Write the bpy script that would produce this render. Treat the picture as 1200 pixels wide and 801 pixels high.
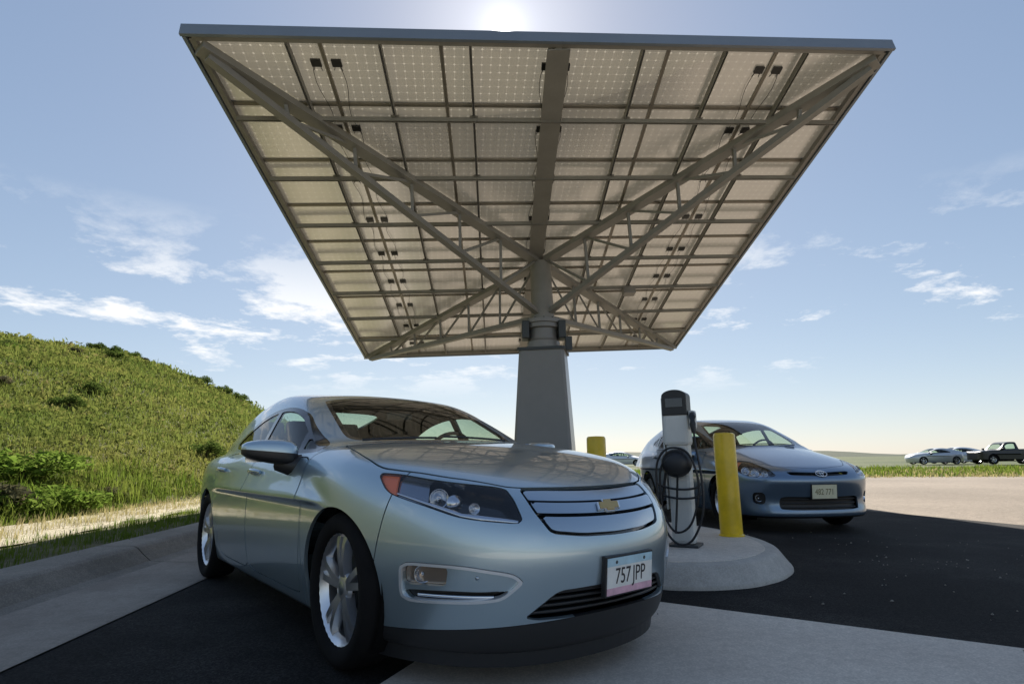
import bpy, bmesh, math, random
import numpy as np
from mathutils import Vector, Matrix
random.seed(7); rng = np.random.default_rng(7)
for o in list(bpy.data.objects): bpy.data.objects.remove(o, do_unlink=True)
SC = bpy.context.scene; COL = SC.collection
# ------------------------------------------------------------------ camera
cd = bpy.data.cameras.new('camera'); cam = bpy.data.objects.new('camera', cd); COL.objects.link(cam); SC.camera = cam
cd.sensor_width = 36; cd.lens = 36*683.35/1200; cd.clip_start = .05; cd.clip_end = 8000
PIT, ROLL, CH = .196959, -.011161, .9018
fw = Vector((0, math.cos(PIT), math.sin(PIT))); up0 = Vector((0, -math.sin(PIT), math.cos(PIT))); rt0 = Vector((1, 0, 0))
rt = rt0*math.cos(ROLL)+up0*math.sin(ROLL); up = up0*math.cos(ROLL)-rt0*math.sin(ROLL)
cam.matrix_world = Matrix(((rt.x, up.x, -fw.x, 0), (rt.y, up.y, -fw.y, 0), (rt.z, up.z, -fw.z, CH), (0, 0, 0, 1)))
SC.render.resolution_x, SC.render.resolution_y = 1024, 683
# ------------------------------------------------------------------ sky, sun, exposure
SUN = Vector((-.0076, .7709, .6369)).normalized()
ELEV = math.asin(SUN.z)
w = bpy.data.worlds.new('World'); SC.world = w; w.use_nodes = True
nt = w.node_tree; nt.nodes.clear(); N = nt.nodes.new; LK = nt.links.new
def wm(op, a, b=None, c=None, clamp=False):
    n = N('ShaderNodeMath'); n.operation = op; n.use_clamp = clamp
    for i, v in enumerate((a, b, c)):
        if v is None: continue
        if isinstance(v, (int, float)): n.inputs[i].default_value = v
        else: LK(v, n.inputs[i])
    return n.outputs[0]
sky = N('ShaderNodeTexSky'); sky.sky_type = 'NISHITA'; sky.sun_disc = False
sky.sun_elevation = ELEV; sky.sun_rotation = math.atan2(SUN.x, SUN.y); sky.air_density = 1.0; sky.dust_density = .9; sky.ozone_density = 1.2; sky.altitude = 1600
tc = N('ShaderNodeTexCoord'); sep = N('ShaderNodeSeparateXYZ'); LK(tc.outputs['Generated'], sep.inputs[0])
den = wm('ADD', wm('MAXIMUM', sep.outputs[2], 0.0), .14)
px_ = wm('DIVIDE', sep.outputs[0], den); py_ = wm('DIVIDE', sep.outputs[1], den)
CLX, CLY = 5.5, 9.1
comb = N('ShaderNodeCombineXYZ'); LK(wm('ADD', px_, CLX), comb.inputs[0]); LK(wm('ADD', py_, CLY), comb.inputs[1])
n1 = N('ShaderNodeTexNoise'); n1.inputs['Scale'].default_value = 2.6; n1.inputs['Detail'].default_value = 9; n1.inputs['Roughness'].default_value = .66; n1.inputs['Distortion'].default_value = .15
LK(comb.outputs[0], n1.inputs['Vector'])
n2 = N('ShaderNodeTexNoise'); n2.inputs['Scale'].default_value = .55; n2.inputs['Detail'].default_value = 2
LK(comb.outputs[0], n2.inputs['Vector'])
cov = wm('ADD', n1.outputs['Fac'], wm('MULTIPLY', wm('SUBTRACT', n2.outputs['Fac'], .5), .9))
band = wm('MULTIPLY', wm('MULTIPLY', wm('SUBTRACT', sep.outputs[2], .10), 14, clamp=True), wm('MULTIPLY', wm('SUBTRACT', .375, sep.outputs[2]), 7, clamp=True))
cl = wm('MULTIPLY', wm('MULTIPLY', wm('SUBTRACT', cov, .535), 8.0, clamp=True), band, clamp=True)
sp_ = N('ShaderNodeSeparateColor'); LK(sky.outputs[0], sp_.inputs[0]); gam = N('ShaderNodeCombineColor')        # one film-like curve over the whole dome
for i, (g_, k_) in enumerate(((.62, .865), (.575, .945), (.50, 1.14))): LK(wm('MULTIPLY', wm('POWER', sp_.outputs[i], g_), k_), gam.inputs[i])
mixc = N('ShaderNodeMixRGB'); LK(wm('MULTIPLY', cl, .9), mixc.inputs[0]); LK(gam.outputs[0], mixc.inputs[1]); mixc.inputs[2].default_value = (4.4, 4.4, 4.4, 1)
dt = N('ShaderNodeVectorMath'); dt.operation = 'DOT_PRODUCT'; nv = N('ShaderNodeVectorMath'); nv.operation = 'NORMALIZE'; LK(tc.outputs['Generated'], nv.inputs[0]); LK(nv.outputs[0], dt.inputs[0]); dt.inputs[1].default_value = SUN
dd = wm('MAXIMUM', dt.outputs['Value'], 0)
gl = wm('ADD', wm('MULTIPLY', wm('POWER', dd, 30000), 200), wm('ADD', wm('MULTIPLY', wm('POWER', dd, 1600), 1.3), wm('MULTIPLY', wm('POWER', dd, 160), 1.0)))       # aureole round the sun
addg = N('ShaderNodeMixRGB'); addg.blend_type = 'ADD'; addg.inputs[0].default_value = 1; LK(mixc.outputs[0], addg.inputs[1]); LK(gl, addg.inputs[2])
bg = N('ShaderNodeBackground'); LK(addg.outputs[0], bg.inputs[0]); bg.inputs[1].default_value = .10
ow = N('ShaderNodeOutputWorld'); LK(bg.outputs[0], ow.inputs[0])
sl = bpy.data.lights.new('sun', 'SUN'); sl.energy = 5.0; sl.angle = math.radians(.53); sl.color = (1, .93, .82)
so = bpy.data.objects.new('sun', sl); COL.objects.link(so); so.rotation_euler = SUN.to_track_quat('Z', 'Y').to_euler(); so.location = (0, 60, 50)
SC.view_settings.view_transform = 'Standard'; SC.view_settings.look = 'None'; SC.view_settings.gamma = 1; SC.view_settings.use_curve_mapping = False
SC.view_settings.exposure = 1.33
# ------------------------------------------------------------------ implicit-surface car body tools
class Spl:                                   # natural cubic spline, linear beyond its ends
    def __init__(s, pts):
        p = sorted(pts); x = np.array([q[0] for q in p], float); y = np.array([q[1] for q in p], float)
        n = len(x); A = np.eye(n); b = np.zeros(n); h = np.diff(x)
        for i in range(1, n - 1):
            A[i, i-1] = h[i-1]; A[i, i] = 2*(h[i-1]+h[i]); A[i, i+1] = h[i]
            b[i] = 6*((y[i+1]-y[i])/h[i] - (y[i]-y[i-1])/h[i-1])
        s.x, s.y, s.m, s.h = x, y, np.linalg.solve(A, b), h
    def __call__(s, t):
        t = np.asarray(t, float); i = np.clip(np.searchsorted(s.x, t) - 1, 0, len(s.x) - 2)
        h = s.h[i]; tc = np.clip(t, s.x[0], s.x[-1])
        a = (s.x[i+1]-tc)/h; b = (tc-s.x[i])/h
        v = a*s.y[i]+b*s.y[i+1]+((a**3-a)*s.m[i]+(b**3-b)*s.m[i+1])*h*h/6
        d0 = (s.y[1]-s.y[0])/s.h[0]-s.h[0]*s.m[1]/6
        d1 = (s.y[-1]-s.y[-2])/s.h[-1]+s.h[-1]*s.m[-2]/6
        return v+np.where(t < s.x[0], (t-s.x[0])*d0, 0)+np.where(t > s.x[-1], (t-s.x[-1])*d1, 0)
def smax(a, b, k):
    h = np.maximum(k-np.abs(a-b), 0)/k
    return np.maximum(a, b)+h*h*h*k/6
def smin(a, b, k): return -smax(-a, -b, k)
def surface_nets(F, lo, hi, h):
    xs = [np.arange(lo[i], hi[i]+h, h) for i in range(3)]
    k = 5; xc = [x[::k] for x in xs]; G = np.stack(np.meshgrid(*xc, indexing='ij'), -1); Dc = F(G.reshape(-1, 3)).reshape(G.shape[:3])
    D = Dc.repeat(k, 0).repeat(k, 1).repeat(k, 2)[:len(xs[0]), :len(xs[1]), :len(xs[2])].copy()
    m = np.abs(D) < h*k*1.9; ii = np.argwhere(m); D[m] = F(np.stack([xs[j][ii[:, j]] for j in range(3)], 1))
    S = D < 0; n = D.shape; cs = (n[0]-1, n[1]-1, n[2]-1)
    acc = np.zeros(cs+(3,)); cnt = np.zeros(cs)
    def sl(o): return tuple(slice(o[i], o[i]+cs[i]) for i in range(3))
    cor = [(i, j, k) for i in (0, 1) for j in (0, 1) for k in (0, 1)]
    for a in cor:
        for ax in range(3):
            if a[ax] == 1: continue
            b = list(a); b[ax] = 1; b = tuple(b)
            da, db = D[sl(a)], D[sl(b)]; m = (da < 0) != (db < 0)
            t = np.where(m, da/np.where(m, da-db, 1), 0)
            for i in range(3): acc[..., i] += np.where(m, (t if i == ax else a[i]), 0)
            cnt += m
    act = cnt > 0; idx = -np.ones(cs, int); idx[act] = np.arange(act.sum())
    P = np.argwhere(act)+acc[act]/cnt[act][:, None]
    V = P*h+np.array([x[0] for x in xs])
    quads = []
    for ax in range(3):
        b, c = (ax+1) % 3, (ax+2) % 3
        s0 = [slice(None)]*3; s1 = [slice(None)]*3; s0[ax] = slice(0, -1); s1[ax] = slice(1, None)
        E0, E1 = S[tuple(s0)], S[tuple(s1)]
        e = np.argwhere(E0 != E1); e = e[(e[:, b] > 0) & (e[:, c] > 0) & (e[:, b] < n[b]-1) & (e[:, c] < n[c]-1)]
        ins = E0[tuple(e.T)]
        def cell(db, dc):
            q = e.copy(); q[:, b] += db; q[:, c] += dc; return idx[tuple(q.T)]
        q = np.stack([cell(-1, -1), cell(0, -1), cell(0, 0), cell(-1, 0)], 1)
        q[~ins] = q[~ins][:, ::-1]; quads.append(q)
    Q = np.concatenate(quads)
    T = np.concatenate([Q[:, [0, 1, 2]], Q[:, [0, 2, 3]]])
    return V, T
def grad(F, V, e=.002):
    g = np.zeros_like(V)
    for i in range(3):
        d = np.zeros(3); d[i] = e; g[:, i] = (F(V+d)-F(V-d))/(2*e)
    return g
def onto(F, V, n=3, off=0):
    for _ in range(n):
        g = grad(F, V); V = V-g*((F(V)-off)/np.maximum((g*g).sum(1), .05))[:, None]
    return V
def normals(F, V):
    g = grad(F, V); return g/np.maximum(np.linalg.norm(g, axis=1), 1e-9)[:, None]
def cut(V, T, f):                            # split a triangle mesh along f=0 -> V', triangles f<0, triangles f>0
    f = np.where(np.abs(f) < 1e-7, 1e-7, f); s = f > 0; k = s[T].sum(1)
    neg = [T[k == 0]]; pos = [T[k == 3]]
    M = T[(k == 1) | (k == 2)]; newV = V
    if len(M):
        odd = np.where(s[M].sum(1) == 1, True, False); sm = s[M]
        o = np.where(odd, np.argmax(sm, 1), np.argmax(~sm, 1)); r = np.arange(len(M))
        a, b, c = M[r, o], M[r, (o+1) % 3], M[r, (o+2) % 3]
        e = np.concatenate([np.stack([a, b], 1), np.stack([a, c], 1)]); e.sort(axis=1)
        u, inv = np.unique(e, axis=0, return_inverse=True); inv = inv.ravel()
        t = f[u[:, 0]]/(f[u[:, 0]]-f[u[:, 1]]); nv = V[u[:, 0]]+(V[u[:, 1]]-V[u[:, 0]])*t[:, None]
        ab = inv[:len(M)]+len(V); ac = inv[len(M):]+len(V); newV = np.concatenate([V, nv])
        one = np.stack([a, ab, ac], 1); two = np.concatenate([np.stack([ab, b, c], 1), np.stack([ab, c, ac], 1)])
        od2 = np.concatenate([odd, odd])
        pos += [one[odd], two[~od2]]; neg += [one[~odd], two[od2]]
    return newV, np.concatenate(neg), np.concatenate(pos)
def compact(V, T):
    u, inv = np.unique(T, return_inverse=True); return V[u], inv.reshape(T.shape)
def subdiv(V, T):
    e = np.concatenate([T[:, [0, 1]], T[:, [1, 2]], T[:, [2, 0]]]); e.sort(axis=1)
    u, inv = np.unique(e, axis=0, return_inverse=True); inv = inv.ravel()+len(V); n = len(T)
    nv = (V[u[:, 0]]+V[u[:, 1]])/2; a, b, c = T.T; ab, bc, ca = inv[:n], inv[n:2*n], inv[2*n:]
    return np.concatenate([V, nv]), np.concatenate([np.stack(q, 1) for q in ((a, ab, ca), (ab, b, bc), (ca, bc, c), (ab, bc, ca))])
def refine(V, T, mask):                      # subdivide the triangles in mask (cracks at the border close on the surface)
    A = T[~mask]; V2, B = subdiv(V, T[mask]); return V2, np.concatenate([A, B])
def chaikin(P, n=2, w=.18):
    P = np.asarray(P, float)
    for _ in range(n):
        Q = np.roll(P, -1, 0); P = np.stack([P*(1-w)+Q*w, P*w+Q*(1-w)], 1).reshape(-1, 2)
    return P
def poly_sd(P, X):                           # signed distance to a closed 2D polygon, negative inside
    P = np.asarray(P, float); lo, hi = P.min(0)-.06, P.max(0)+.06; near = ((X > lo) & (X < hi)).all(1)
    if not near.all():
        out = np.full(len(X), .06)
        if near.any(): out[near] = poly_sd(P, X[near])
        return out
    d = np.full(len(X), 1e9); ins = np.zeros(len(X), bool)
    for i in range(len(P)):
        a, b = P[i], P[(i+1) % len(P)]; e = b-a; w = X-a
        t = np.clip((w@e)/max(e@e, 1e-12), 0, 1); d = np.minimum(d, ((w-t[:, None]*e)**2).sum(1))
        c = ((a[1] > X[:, 1]) != (b[1] > X[:, 1]))
        ins ^= c & (X[:, 0] < (b[0]-a[0])*(X[:, 1]-a[1])/(b[1]-a[1] if b[1] != a[1] else 1e-12)+a[0])
    d = np.sqrt(d); return np.where(ins, -d, d)
# ------------------------------------------------------------------ the two car shapes: x forward (0 = front axle), y left, z up
def volt_shape():
    zt = Spl([(1.05, .69), (.95, .735), (.86, .775), (.7, .83), (.4, .907), (.1, .962), (-.2, .998), (-.45, 1.015), (-.9, 1.01), (-2.4, 1.0), (-3.1, .99), (-3.5, .96)])
    Xf = Spl([(.1, .80), (.18, .865), (.28, .905), (.4, .935), (.5, .95), (.6, .945), (.7, .92), (.8, .87), (.9, .80)])
    W0 = Spl([(1., .76), (.6, .835), (.3, .868), (0, .885), (-.5, .889), (-1.3, .893), (-2.2, .893), (-2.7, .886), (-3.1, .85), (-3.5, .77)])
    dr = Spl([(.1, .085), (.2, .055), (.35, .018), (.5, .0), (.65, -.004), (.78, .004), (.88, .022), (.96, .055), (1.1, .14)])
    Xr = Spl([(.15, -3.3), (.3, -3.46), (.5, -3.54), (.65, -3.545), (.85, -3.52), (1.0, -3.48), (1.15, -3.40)])
    zc = Spl([(.2, .74), (-.1, .885), (-.35, 1.0), (-.6, 1.113), (-.9, 1.24), (-1.15, 1.32), (-1.4, 1.37), (-1.65, 1.392), (-1.95, 1.383), (-2.4, 1.325), (-2.8, 1.235), (-3.2, 1.13), (-3.45, 1.055), (-3.7, .97)])
    ct = Spl([(0, .03), (-.5, .012), (-1., 0), (-1.9, .015), (-2.4, .055), (-2.9, .125), (-3.3, .20), (-3.6, .27)])
    def F(P):
        x, y, z = P.T; ay = np.abs(y)
        side = (ay-W0(x)+dr(z))*.985
        front = (x-Xf(z)+.14*(ay/.6)**2+.36*(ay/.85)**4)*.86
        rear = (Xr(z)+.07*(ay/.7)**2+.14*(ay/.85)**4-x)*.9
        hd = zt(x)-.045*ay**2-.05*ay**4
        top = (z-hd)*.95
        b = smax(smax(side, front, .30), rear, .25)
        b = smax(b, top, .17+.12*np.clip(x/.8, 0, 1)); b = smax(b, .165+.02*np.clip((x-.3)/.5, 0, 1)*-1-z, .06)
        xe = x+.36*ay**2*np.clip((x+2.2)/1.2, 0, 1)
        ctop = (z-zc(xe)+.05*ay**2)*.9
        cs = (ay-(.838-.455*(z-.95)-.10*np.maximum(z-.95, 0)**2-ct(x)))*.9
        c = smax(ctop, cs, .13); c = smax(c, .7-z, .05)
        return smin(b, c, .05)
    return F
def prius_shape():
    zt = Spl([(1.05, .60), (.95, .67), (.85, .73), (.7, .79), (.4, .88), (.1, .95), (-.2, 1.01), (-.5, 1.05), (-.9, 1.05), (-2.4, 1.05), (-3.1, 1.06), (-3.5, 1.06)])
    Xf = Spl([(.1, .78), (.18, .885), (.24, .90), (.32, .885), (.45, .90), (.55, .925), (.63, .93), (.7, .895), (.8, .82), (.9, .74)])
    W0 = Spl([(1., .74), (.6, .815), (.3, .845), (0, .86), (-.5, .868), (-1.3, .872), (-2.2, .872), (-2.7, .865), (-3.1, .84), (-3.5, .78)])
    dr = Spl([(.1, .085), (.2, .055), (.35, .018), (.5, .0), (.65, -.004), (.8, .004), (.92, .022), (1.0, .055), (1.15, .14)])
    Xr = Spl([(.15, -3.3), (.3, -3.44), (.5, -3.52), (.65, -3.53), (.85, -3.50), (1.0, -3.46), (1.15, -3.40)])
    zc = Spl([(.3, .76), (0, .90), (-.3, 1.045), (-.6, 1.185), (-.9, 1.31), (-1.15, 1.395), (-1.4, 1.452), (-1.65, 1.484), (-1.9, 1.487), (-2.3, 1.46), (-2.8, 1.375), (-3.2, 1.28), (-3.45, 1.20), (-3.7, 1.05)])
    ct = Spl([(0, .03), (-.5, .012), (-1., 0), (-1.9, 0), (-2.4, .02), (-2.9, .07), (-3.3, .12), (-3.6, .17)])
    def F(P):
        x, y, z = P.T; ay = np.abs(y)
        side = (ay-W0(x)+dr(z))*.985
        front = (x-Xf(z)+.105*(ay/.6)**2+.15*(ay/.85)**4)*.86
        rear = (Xr(z)+.06*(ay/.7)**2+.12*(ay/.85)**4-x)*.9
        top = (z-zt(x)+.12*ay**2+.05*ay**4)*.95
        b = smax(smax(side, front, .24), rear, .22)
        b = smax(b, top, .11); b = smax(b, .17-z, .06)
        xe = x+.36*ay**2*np.clip((x+2.2)/1.2, 0, 1)
        ctop = (z-zc(xe)+.05*ay**2)*.9
        cs = (ay-(.82-.44*(z-1.0)-.10*np.maximum(z-1., 0)**2-ct(x)))*.9
        c = smax(ctop, cs, .13); c = smax(c, .7-z, .05)
        return smin(b, c, .05)
    return F
# ------------------------------------------------------------------ materials
def mat(name):
    m = bpy.data.materials.new(name); m.use_nodes = True; t = m.node_tree; t.nodes.clear()
    o = t.nodes.new('ShaderNodeOutputMaterial'); return m, t, o
def pr(name, col, rough=.5, metal=0., coat=0., noise=None, bump=None, spec=.5, coatr=.03, flake=False):
    """Principled material; noise=(scale, amount[, detail]) varies the colour, bump=(scale, strength[, distance])"""
    m, t, o = mat(name); p = t.nodes.new('ShaderNodeBsdfPrincipled'); t.links.new(p.outputs[0], o.inputs[0])
    p.inputs['Base Color'].default_value = (*col, 1); p.inputs['Roughness'].default_value = rough; p.inputs['Metallic'].default_value = metal
    p.inputs['Coat Weight'].default_value = coat; p.inputs['Coat Roughness'].default_value = coatr; p.inputs['Specular IOR Level'].default_value = spec
    tc = t.nodes.new('ShaderNodeTexCoord')
    if noise:
        n = t.nodes.new('ShaderNodeTexNoise'); n.inputs['Scale'].default_value = noise[0]; n.inputs['Detail'].default_value = noise[2] if len(noise) > 2 else 6; n.inputs['Roughness'].default_value = .65
        t.links.new(tc.outputs['Object'], n.inputs['Vector'])
        r = t.nodes.new('ShaderNodeValToRGB'); a = noise[1]
        r.color_ramp.elements[0].position = .28; r.color_ramp.elements[1].position = .72
        r.color_ramp.elements[0].color = (*[c*(1-a) for c in col], 1); r.color_ramp.elements[1].color = (*[min(1, c*(1+a)) for c in col], 1)
        t.links.new(n.outputs['Fac'], r.inputs[0]); t.links.new(r.outputs[0], p.inputs['Base Color'])
    if bump:
        n = t.nodes.new('ShaderNodeTexNoise'); n.inputs['Scale'].default_value = bump[0]; n.inputs['Detail'].default_value = 8
        t.links.new(tc.outputs['Object'], n.inputs['Vector']); b = t.nodes.new('ShaderNodeBump'); b.inputs['Strength'].default_value = bump[1]; b.inputs['Distance'].default_value = bump[2] if len(bump) > 2 else .01
        t.links.new(n.outputs['Fac'], b.inputs['Height']); t.links.new(b.outputs[0], p.inputs['Normal'])
    return m
def ground_mat(name, c1, c2, c3, s1, s2, rough=.9, speck=0., bump=.3, bdist=.01, cracks=False, spec=.3, fa=.28):
    """two noise scales + fine aggregate speckle, for asphalt, concrete, dirt"""
    m, t, o = mat(name); N = t.nodes.new; L = t.links.new; p = N('ShaderNodeBsdfPrincipled'); L(p.outputs[0], o.inputs[0])
    p.inputs['Roughness'].default_value = rough; p.inputs['Specular IOR Level'].default_value = spec
    tc = N('ShaderNodeTexCoord'); P = tc.outputs['Object']
    def noi(s, d, ro=.6):
        n = N('ShaderNodeTexNoise'); n.inputs['Scale'].default_value = s; n.inputs['Detail'].default_value = d; n.inputs['Roughness'].default_value = ro; L(P, n.inputs['Vector']); return n.outputs['Fac']
    def ramp(f, stops):
        r = N('ShaderNodeValToRGB'); L(f, r.inputs[0]); e = r.color_ramp.elements
        e[0].position, e[0].color = stops[0][0], (*stops[0][1], 1); e[1].position, e[1].color = stops[-1][0], (*stops[-1][1], 1)
        for q in stops[1:-1]: x = e.new(q[0]); x.color = (*q[1], 1)
        return r.outputs[0]
    big = ramp(noi(s1, 5), [(.3, c1), (.5, c2), (.7, c3)])
    fine = ramp(noi(s2, 6, .75), [(.3, (1-fa,)*3), (.7, (1+fa,)*3)])
    x = N('ShaderNodeMixRGB'); x.blend_type = 'MULTIPLY'; x.inputs[0].default_value = 1; L(big, x.inputs[1]); L(fine, x.inputs[2]); c = x.outputs[0]
    if speck:
        v = N('ShaderNodeTexVoronoi'); v.inputs['Scale'].default_value = 130; L(P, v.inputs['Vector'])
        r = ramp(v.outputs['Color'], [(.35, (1-speck,)*3), (.85, (1+speck,)*3)])
        y = N('ShaderNodeMixRGB'); y.blend_type = 'MULTIPLY'; y.inputs[0].default_value = 1; L(c, y.inputs[1]); L(r, y.inputs[2]); c = y.outputs[0]
    if cracks:
        v = N('ShaderNodeTexVoronoi'); v.feature = 'DISTANCE_TO_EDGE'; v.inputs['Scale'].default_value = .55; L(P, v.inputs['Vector'])
        r = ramp(v.outputs['Distance'], [(.0, (.55,)*3), (.008, (1,)*3)])
        y = N('ShaderNodeMixRGB'); y.blend_type = 'MULTIPLY'; y.inputs[0].default_value = .7; L(c, y.inputs[1]); L(r, y.inputs[2]); c = y.outputs[0]
    L(c, p.inputs['Base Color'])
    b = N('ShaderNodeBump'); b.inputs['Strength'].default_value = bump; b.inputs['Distance'].default_value = bdist; L(noi(s2*1.7, 8, .8), b.inputs['Height']); L(b.outputs[0], p.inputs['Normal'])
    return m
def leaf_mat(name, stops, scale, trans=.35, rough=.7):
    """foliage: colour drifts with place, some light passes through the blade"""
    m, t, o = mat(name); N = t.nodes.new; L = t.links.new; tc = N('ShaderNodeTexCoord'); g = N('ShaderNodeNewGeometry')
    n = N('ShaderNodeTexNoise'); n.inputs['Scale'].default_value = scale; n.inputs['Detail'].default_value = 8; n.inputs['Roughness'].default_value = .72; L(g.outputs['Position'], n.inputs['Vector'])
    r = N('ShaderNodeValToRGB'); e = r.color_ramp.elements; L(n.outputs['Fac'], r.inputs[0])
    e[0].position, e[0].color = stops[0][0], (*stops[0][1], 1); e[1].position, e[1].color = stops[-1][0], (*stops[-1][1], 1)
    for q in stops[1:-1]: x = e.new(q[0]); x.color = (*q[1], 1)
    d = N('ShaderNodeBsdfDiffuse'); tr = N('ShaderNodeBsdfTranslucent'); mx = N('ShaderNodeMixShader'); mx.inputs[0].default_value = trans
    L(r.outputs[0], d.inputs[0]); L(r.outputs[0], tr.inputs[0]); L(d.outputs[0], mx.inputs[1]); L(tr.outputs[0], mx.inputs[2]); L(mx.outputs[0], o.inputs[0])
    return m
def glass(name, tint, ior=1.5, rough=0.):
    m, t, o = mat(name); N = t.nodes.new; L = t.links.new
    tr = N('ShaderNodeBsdfTransparent'); tr.inputs[0].default_value = (*tint, 1); gl = N('ShaderNodeBsdfGlossy'); gl.inputs['Roughness'].default_value = rough
    fr = N('ShaderNodeFresnel'); ge = N('ShaderNodeNewGeometry'); mr = N('ShaderNodeMapRange'); mr.inputs[3].default_value = ior; mr.inputs[4].default_value = 1/ior; L(ge.outputs['Backfacing'], mr.inputs[0]); L(mr.outputs[0], fr.inputs[0]); mx = N('ShaderNodeMixShader'); L(fr.outputs[0], mx.inputs[0]); L(tr.outputs[0], mx.inputs[1]); L(gl.outputs[0], mx.inputs[2]); L(mx.outputs[0], o.inputs[0])
    return m
def panel_mat():
    """back of a glass solar module: pale back sheet over square cells; the seams between the cells let sunlight through"""
    m, t, o = mat('solar_module'); N = t.nodes.new; L = t.links.new; tc = N('ShaderNodeTexCoord'); s = N('ShaderNodeSeparateXYZ'); L(tc.outputs['Object'], s.inputs[0])
    def M(op, a, b=None, cl=False):
        n = N('ShaderNodeMath'); n.operation = op; n.use_clamp = cl
        for i, v in enumerate((a, b)):
            if v is None: continue
            if isinstance(v, (int, float)): n.inputs[i].default_value = v
            else: L(v, n.inputs[i])
        return n.outputs[0]
    cs = .146
    fx = M('ABSOLUTE', M('SUBTRACT', M('FRACT', M('DIVIDE', s.outputs[0], cs)), .5)); fy = M('ABSOLUTE', M('SUBTRACT', M('FRACT', M('DIVIDE', s.outputs[1], cs)), .5))
    seam = M('MULTIPLY', M('SUBTRACT', M('MAXIMUM', fx, fy), .478), 90, True)
    dot = M('MULTIPLY', M('SUBTRACT', M('ADD', fx, fy), .84), 40, True)
    g = M('MAXIMUM', M('MULTIPLY', seam, .5), dot)
    d = N('ShaderNodeBsdfDiffuse'); tr = N('ShaderNodeBsdfTranslucent'); gl = N('ShaderNodeBsdfGlossy'); gl.inputs['Roughness'].default_value = .25
    nz = N('ShaderNodeTexNoise'); nz.inputs['Scale'].default_value = 1.3; nz.inputs['Detail'].default_value = 4; gg = N('ShaderNodeNewGeometry'); L(gg.outputs['Position'], nz.inputs['Vector'])
    r = N('ShaderNodeValToRGB'); r.color_ramp.elements[0].position = .3; r.color_ramp.elements[1].position = .7
    r.color_ramp.elements[0].color = (.335, .305, .26, 1); r.color_ramp.elements[1].color = (.42, .385, .335, 1); L(nz.outputs['Fac'], r.inputs[0]); oi = N('ShaderNodeObjectInfo'); mr = N('ShaderNodeMapRange'); mr.inputs[3].default_value = .88; mr.inputs[4].default_value = 1.10; L(oi.outputs['Random'], mr.inputs[0]); vm = N('ShaderNodeMixRGB'); vm.blend_type = 'MULTIPLY'; vm.inputs[0].default_value = 1; L(r.outputs[0], vm.inputs[1]); L(mr.outputs[0], vm.inputs[2]); L(vm.outputs[0], d.inputs[0])
    tr.inputs[0].default_value = (.86, .80, .66, 1)
    mx = N('ShaderNodeMixShader'); L(M('ADD', M('MULTIPLY', g, .085), .060), mx.inputs[0]); L(d.outputs[0], mx.inputs[1]); L(tr.outputs[0], mx.inputs[2])
    fr = N('ShaderNodeFresnel'); fr.inputs[0].default_value = 1.4; m2 = N('ShaderNodeMixShader'); L(M('MULTIPLY', fr.outputs[0], .5), m2.inputs[0]); L(mx.outputs[0], m2.inputs[1]); L(gl.outputs[0], m2.inputs[2]); L(m2.outputs[0], o.inputs[0])
    return m
M_ = {}
M_['asphalt'] = ground_mat('asphalt', (.011, .011, .0112), (.017, .0167, .0165), (.038, .036, .034), .9, 30, .88, .5, .6, .008, spec=.15)
M_['old_asphalt'] = ground_mat('old_asphalt', (.15, .125, .10), (.185, .155, .125), (.22, .185, .15), .25, 9, .92, .25, .5, .01)
M_['concrete'] = ground_mat('concrete', (.52, .455, .385), (.60, .53, .45), (.67, .60, .51), .9, 14, .88, .10, .22, .004, fa=.12)
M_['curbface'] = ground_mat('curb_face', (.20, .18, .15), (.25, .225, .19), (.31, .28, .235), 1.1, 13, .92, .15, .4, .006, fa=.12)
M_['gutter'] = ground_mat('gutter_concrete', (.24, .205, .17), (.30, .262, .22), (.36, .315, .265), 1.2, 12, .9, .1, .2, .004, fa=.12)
M_['curb'] = ground_mat('curb_concrete', (.38, .35, .305), (.45, .415, .365), (.52, .48, .42), 1.4, 12, .9, .08, .16, .004, fa=.12)
M_['gravel'] = ground_mat('gravel', (.27, .24, .165), (.36, .32, .225), (.45, .40, .29), 1.2, 11, .95, .35, .9, .03)
M_['dirt'] = ground_mat('dirt', (.07, .075, .028), (.11, .115, .04), (.17, .15, .06), .16, 2.2, .95, 0, 1, .12)
M_['far_dirt'] = ground_mat('dry_plain', (.04, .056, .022), (.055, .070, .028), (.085, .088, .042), .05, 1.2, .95, 0, .5, .1)
M_['far_hill'] = ground_mat('far_hill', (.018, .028, .016), (.026, .036, .020), (.036, .044, .025), .004, .05, .95, 0, .3, .5)
M_['verge'] = ground_mat('verge', (.10, .10, .045), (.15, .14, .07), (.22, .19, .10), 1.0, 9, .95, .2, .9, .03)
M_['steel'] = pr('painted_steel', (.235, .225, .205), .48, .0, 0, (2.5, .10), spec=.5)
M_['fascia'] = pr('fascia_paint', (.17, .20, .24), .38, .1, .3, (1.2, .08))
M_['column'] = pr('column_paint', (.215, .205, .19), .42, .1, .2, (1.5, .06))
M_['darksteel'] = pr('dark_steel', (.055, .06, .062), .5, .3)
M_['panel'] = panel_mat()
M_['panel_frame'] = pr('module_frame', (.28, .255, .215), .45, .5)
M_['cellfront'] = pr('module_front', (.012, .016, .04), .12, 0, .8)
M_['black'] = pr('black_plastic', (.018, .018, .0185), .45)
M_['blackgloss'] = pr('gloss_black', (.008, .008, .009), .12, 0, .6)
M_['rubber'] = pr('tyre_rubber', (.008, .0075, .0075), .9, noise=(9, .25), bump=(60, .15, .003), spec=.2)
M_['liner'] = pr('wheel_liner', (.006, .006, .006), .95, spec=.1)
M_['cable'] = pr('cable_rubber', (.014, .014, .015), .5)
M_['chrome'] = pr('chrome', (.80, .81, .82), .10, 1.)
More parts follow.
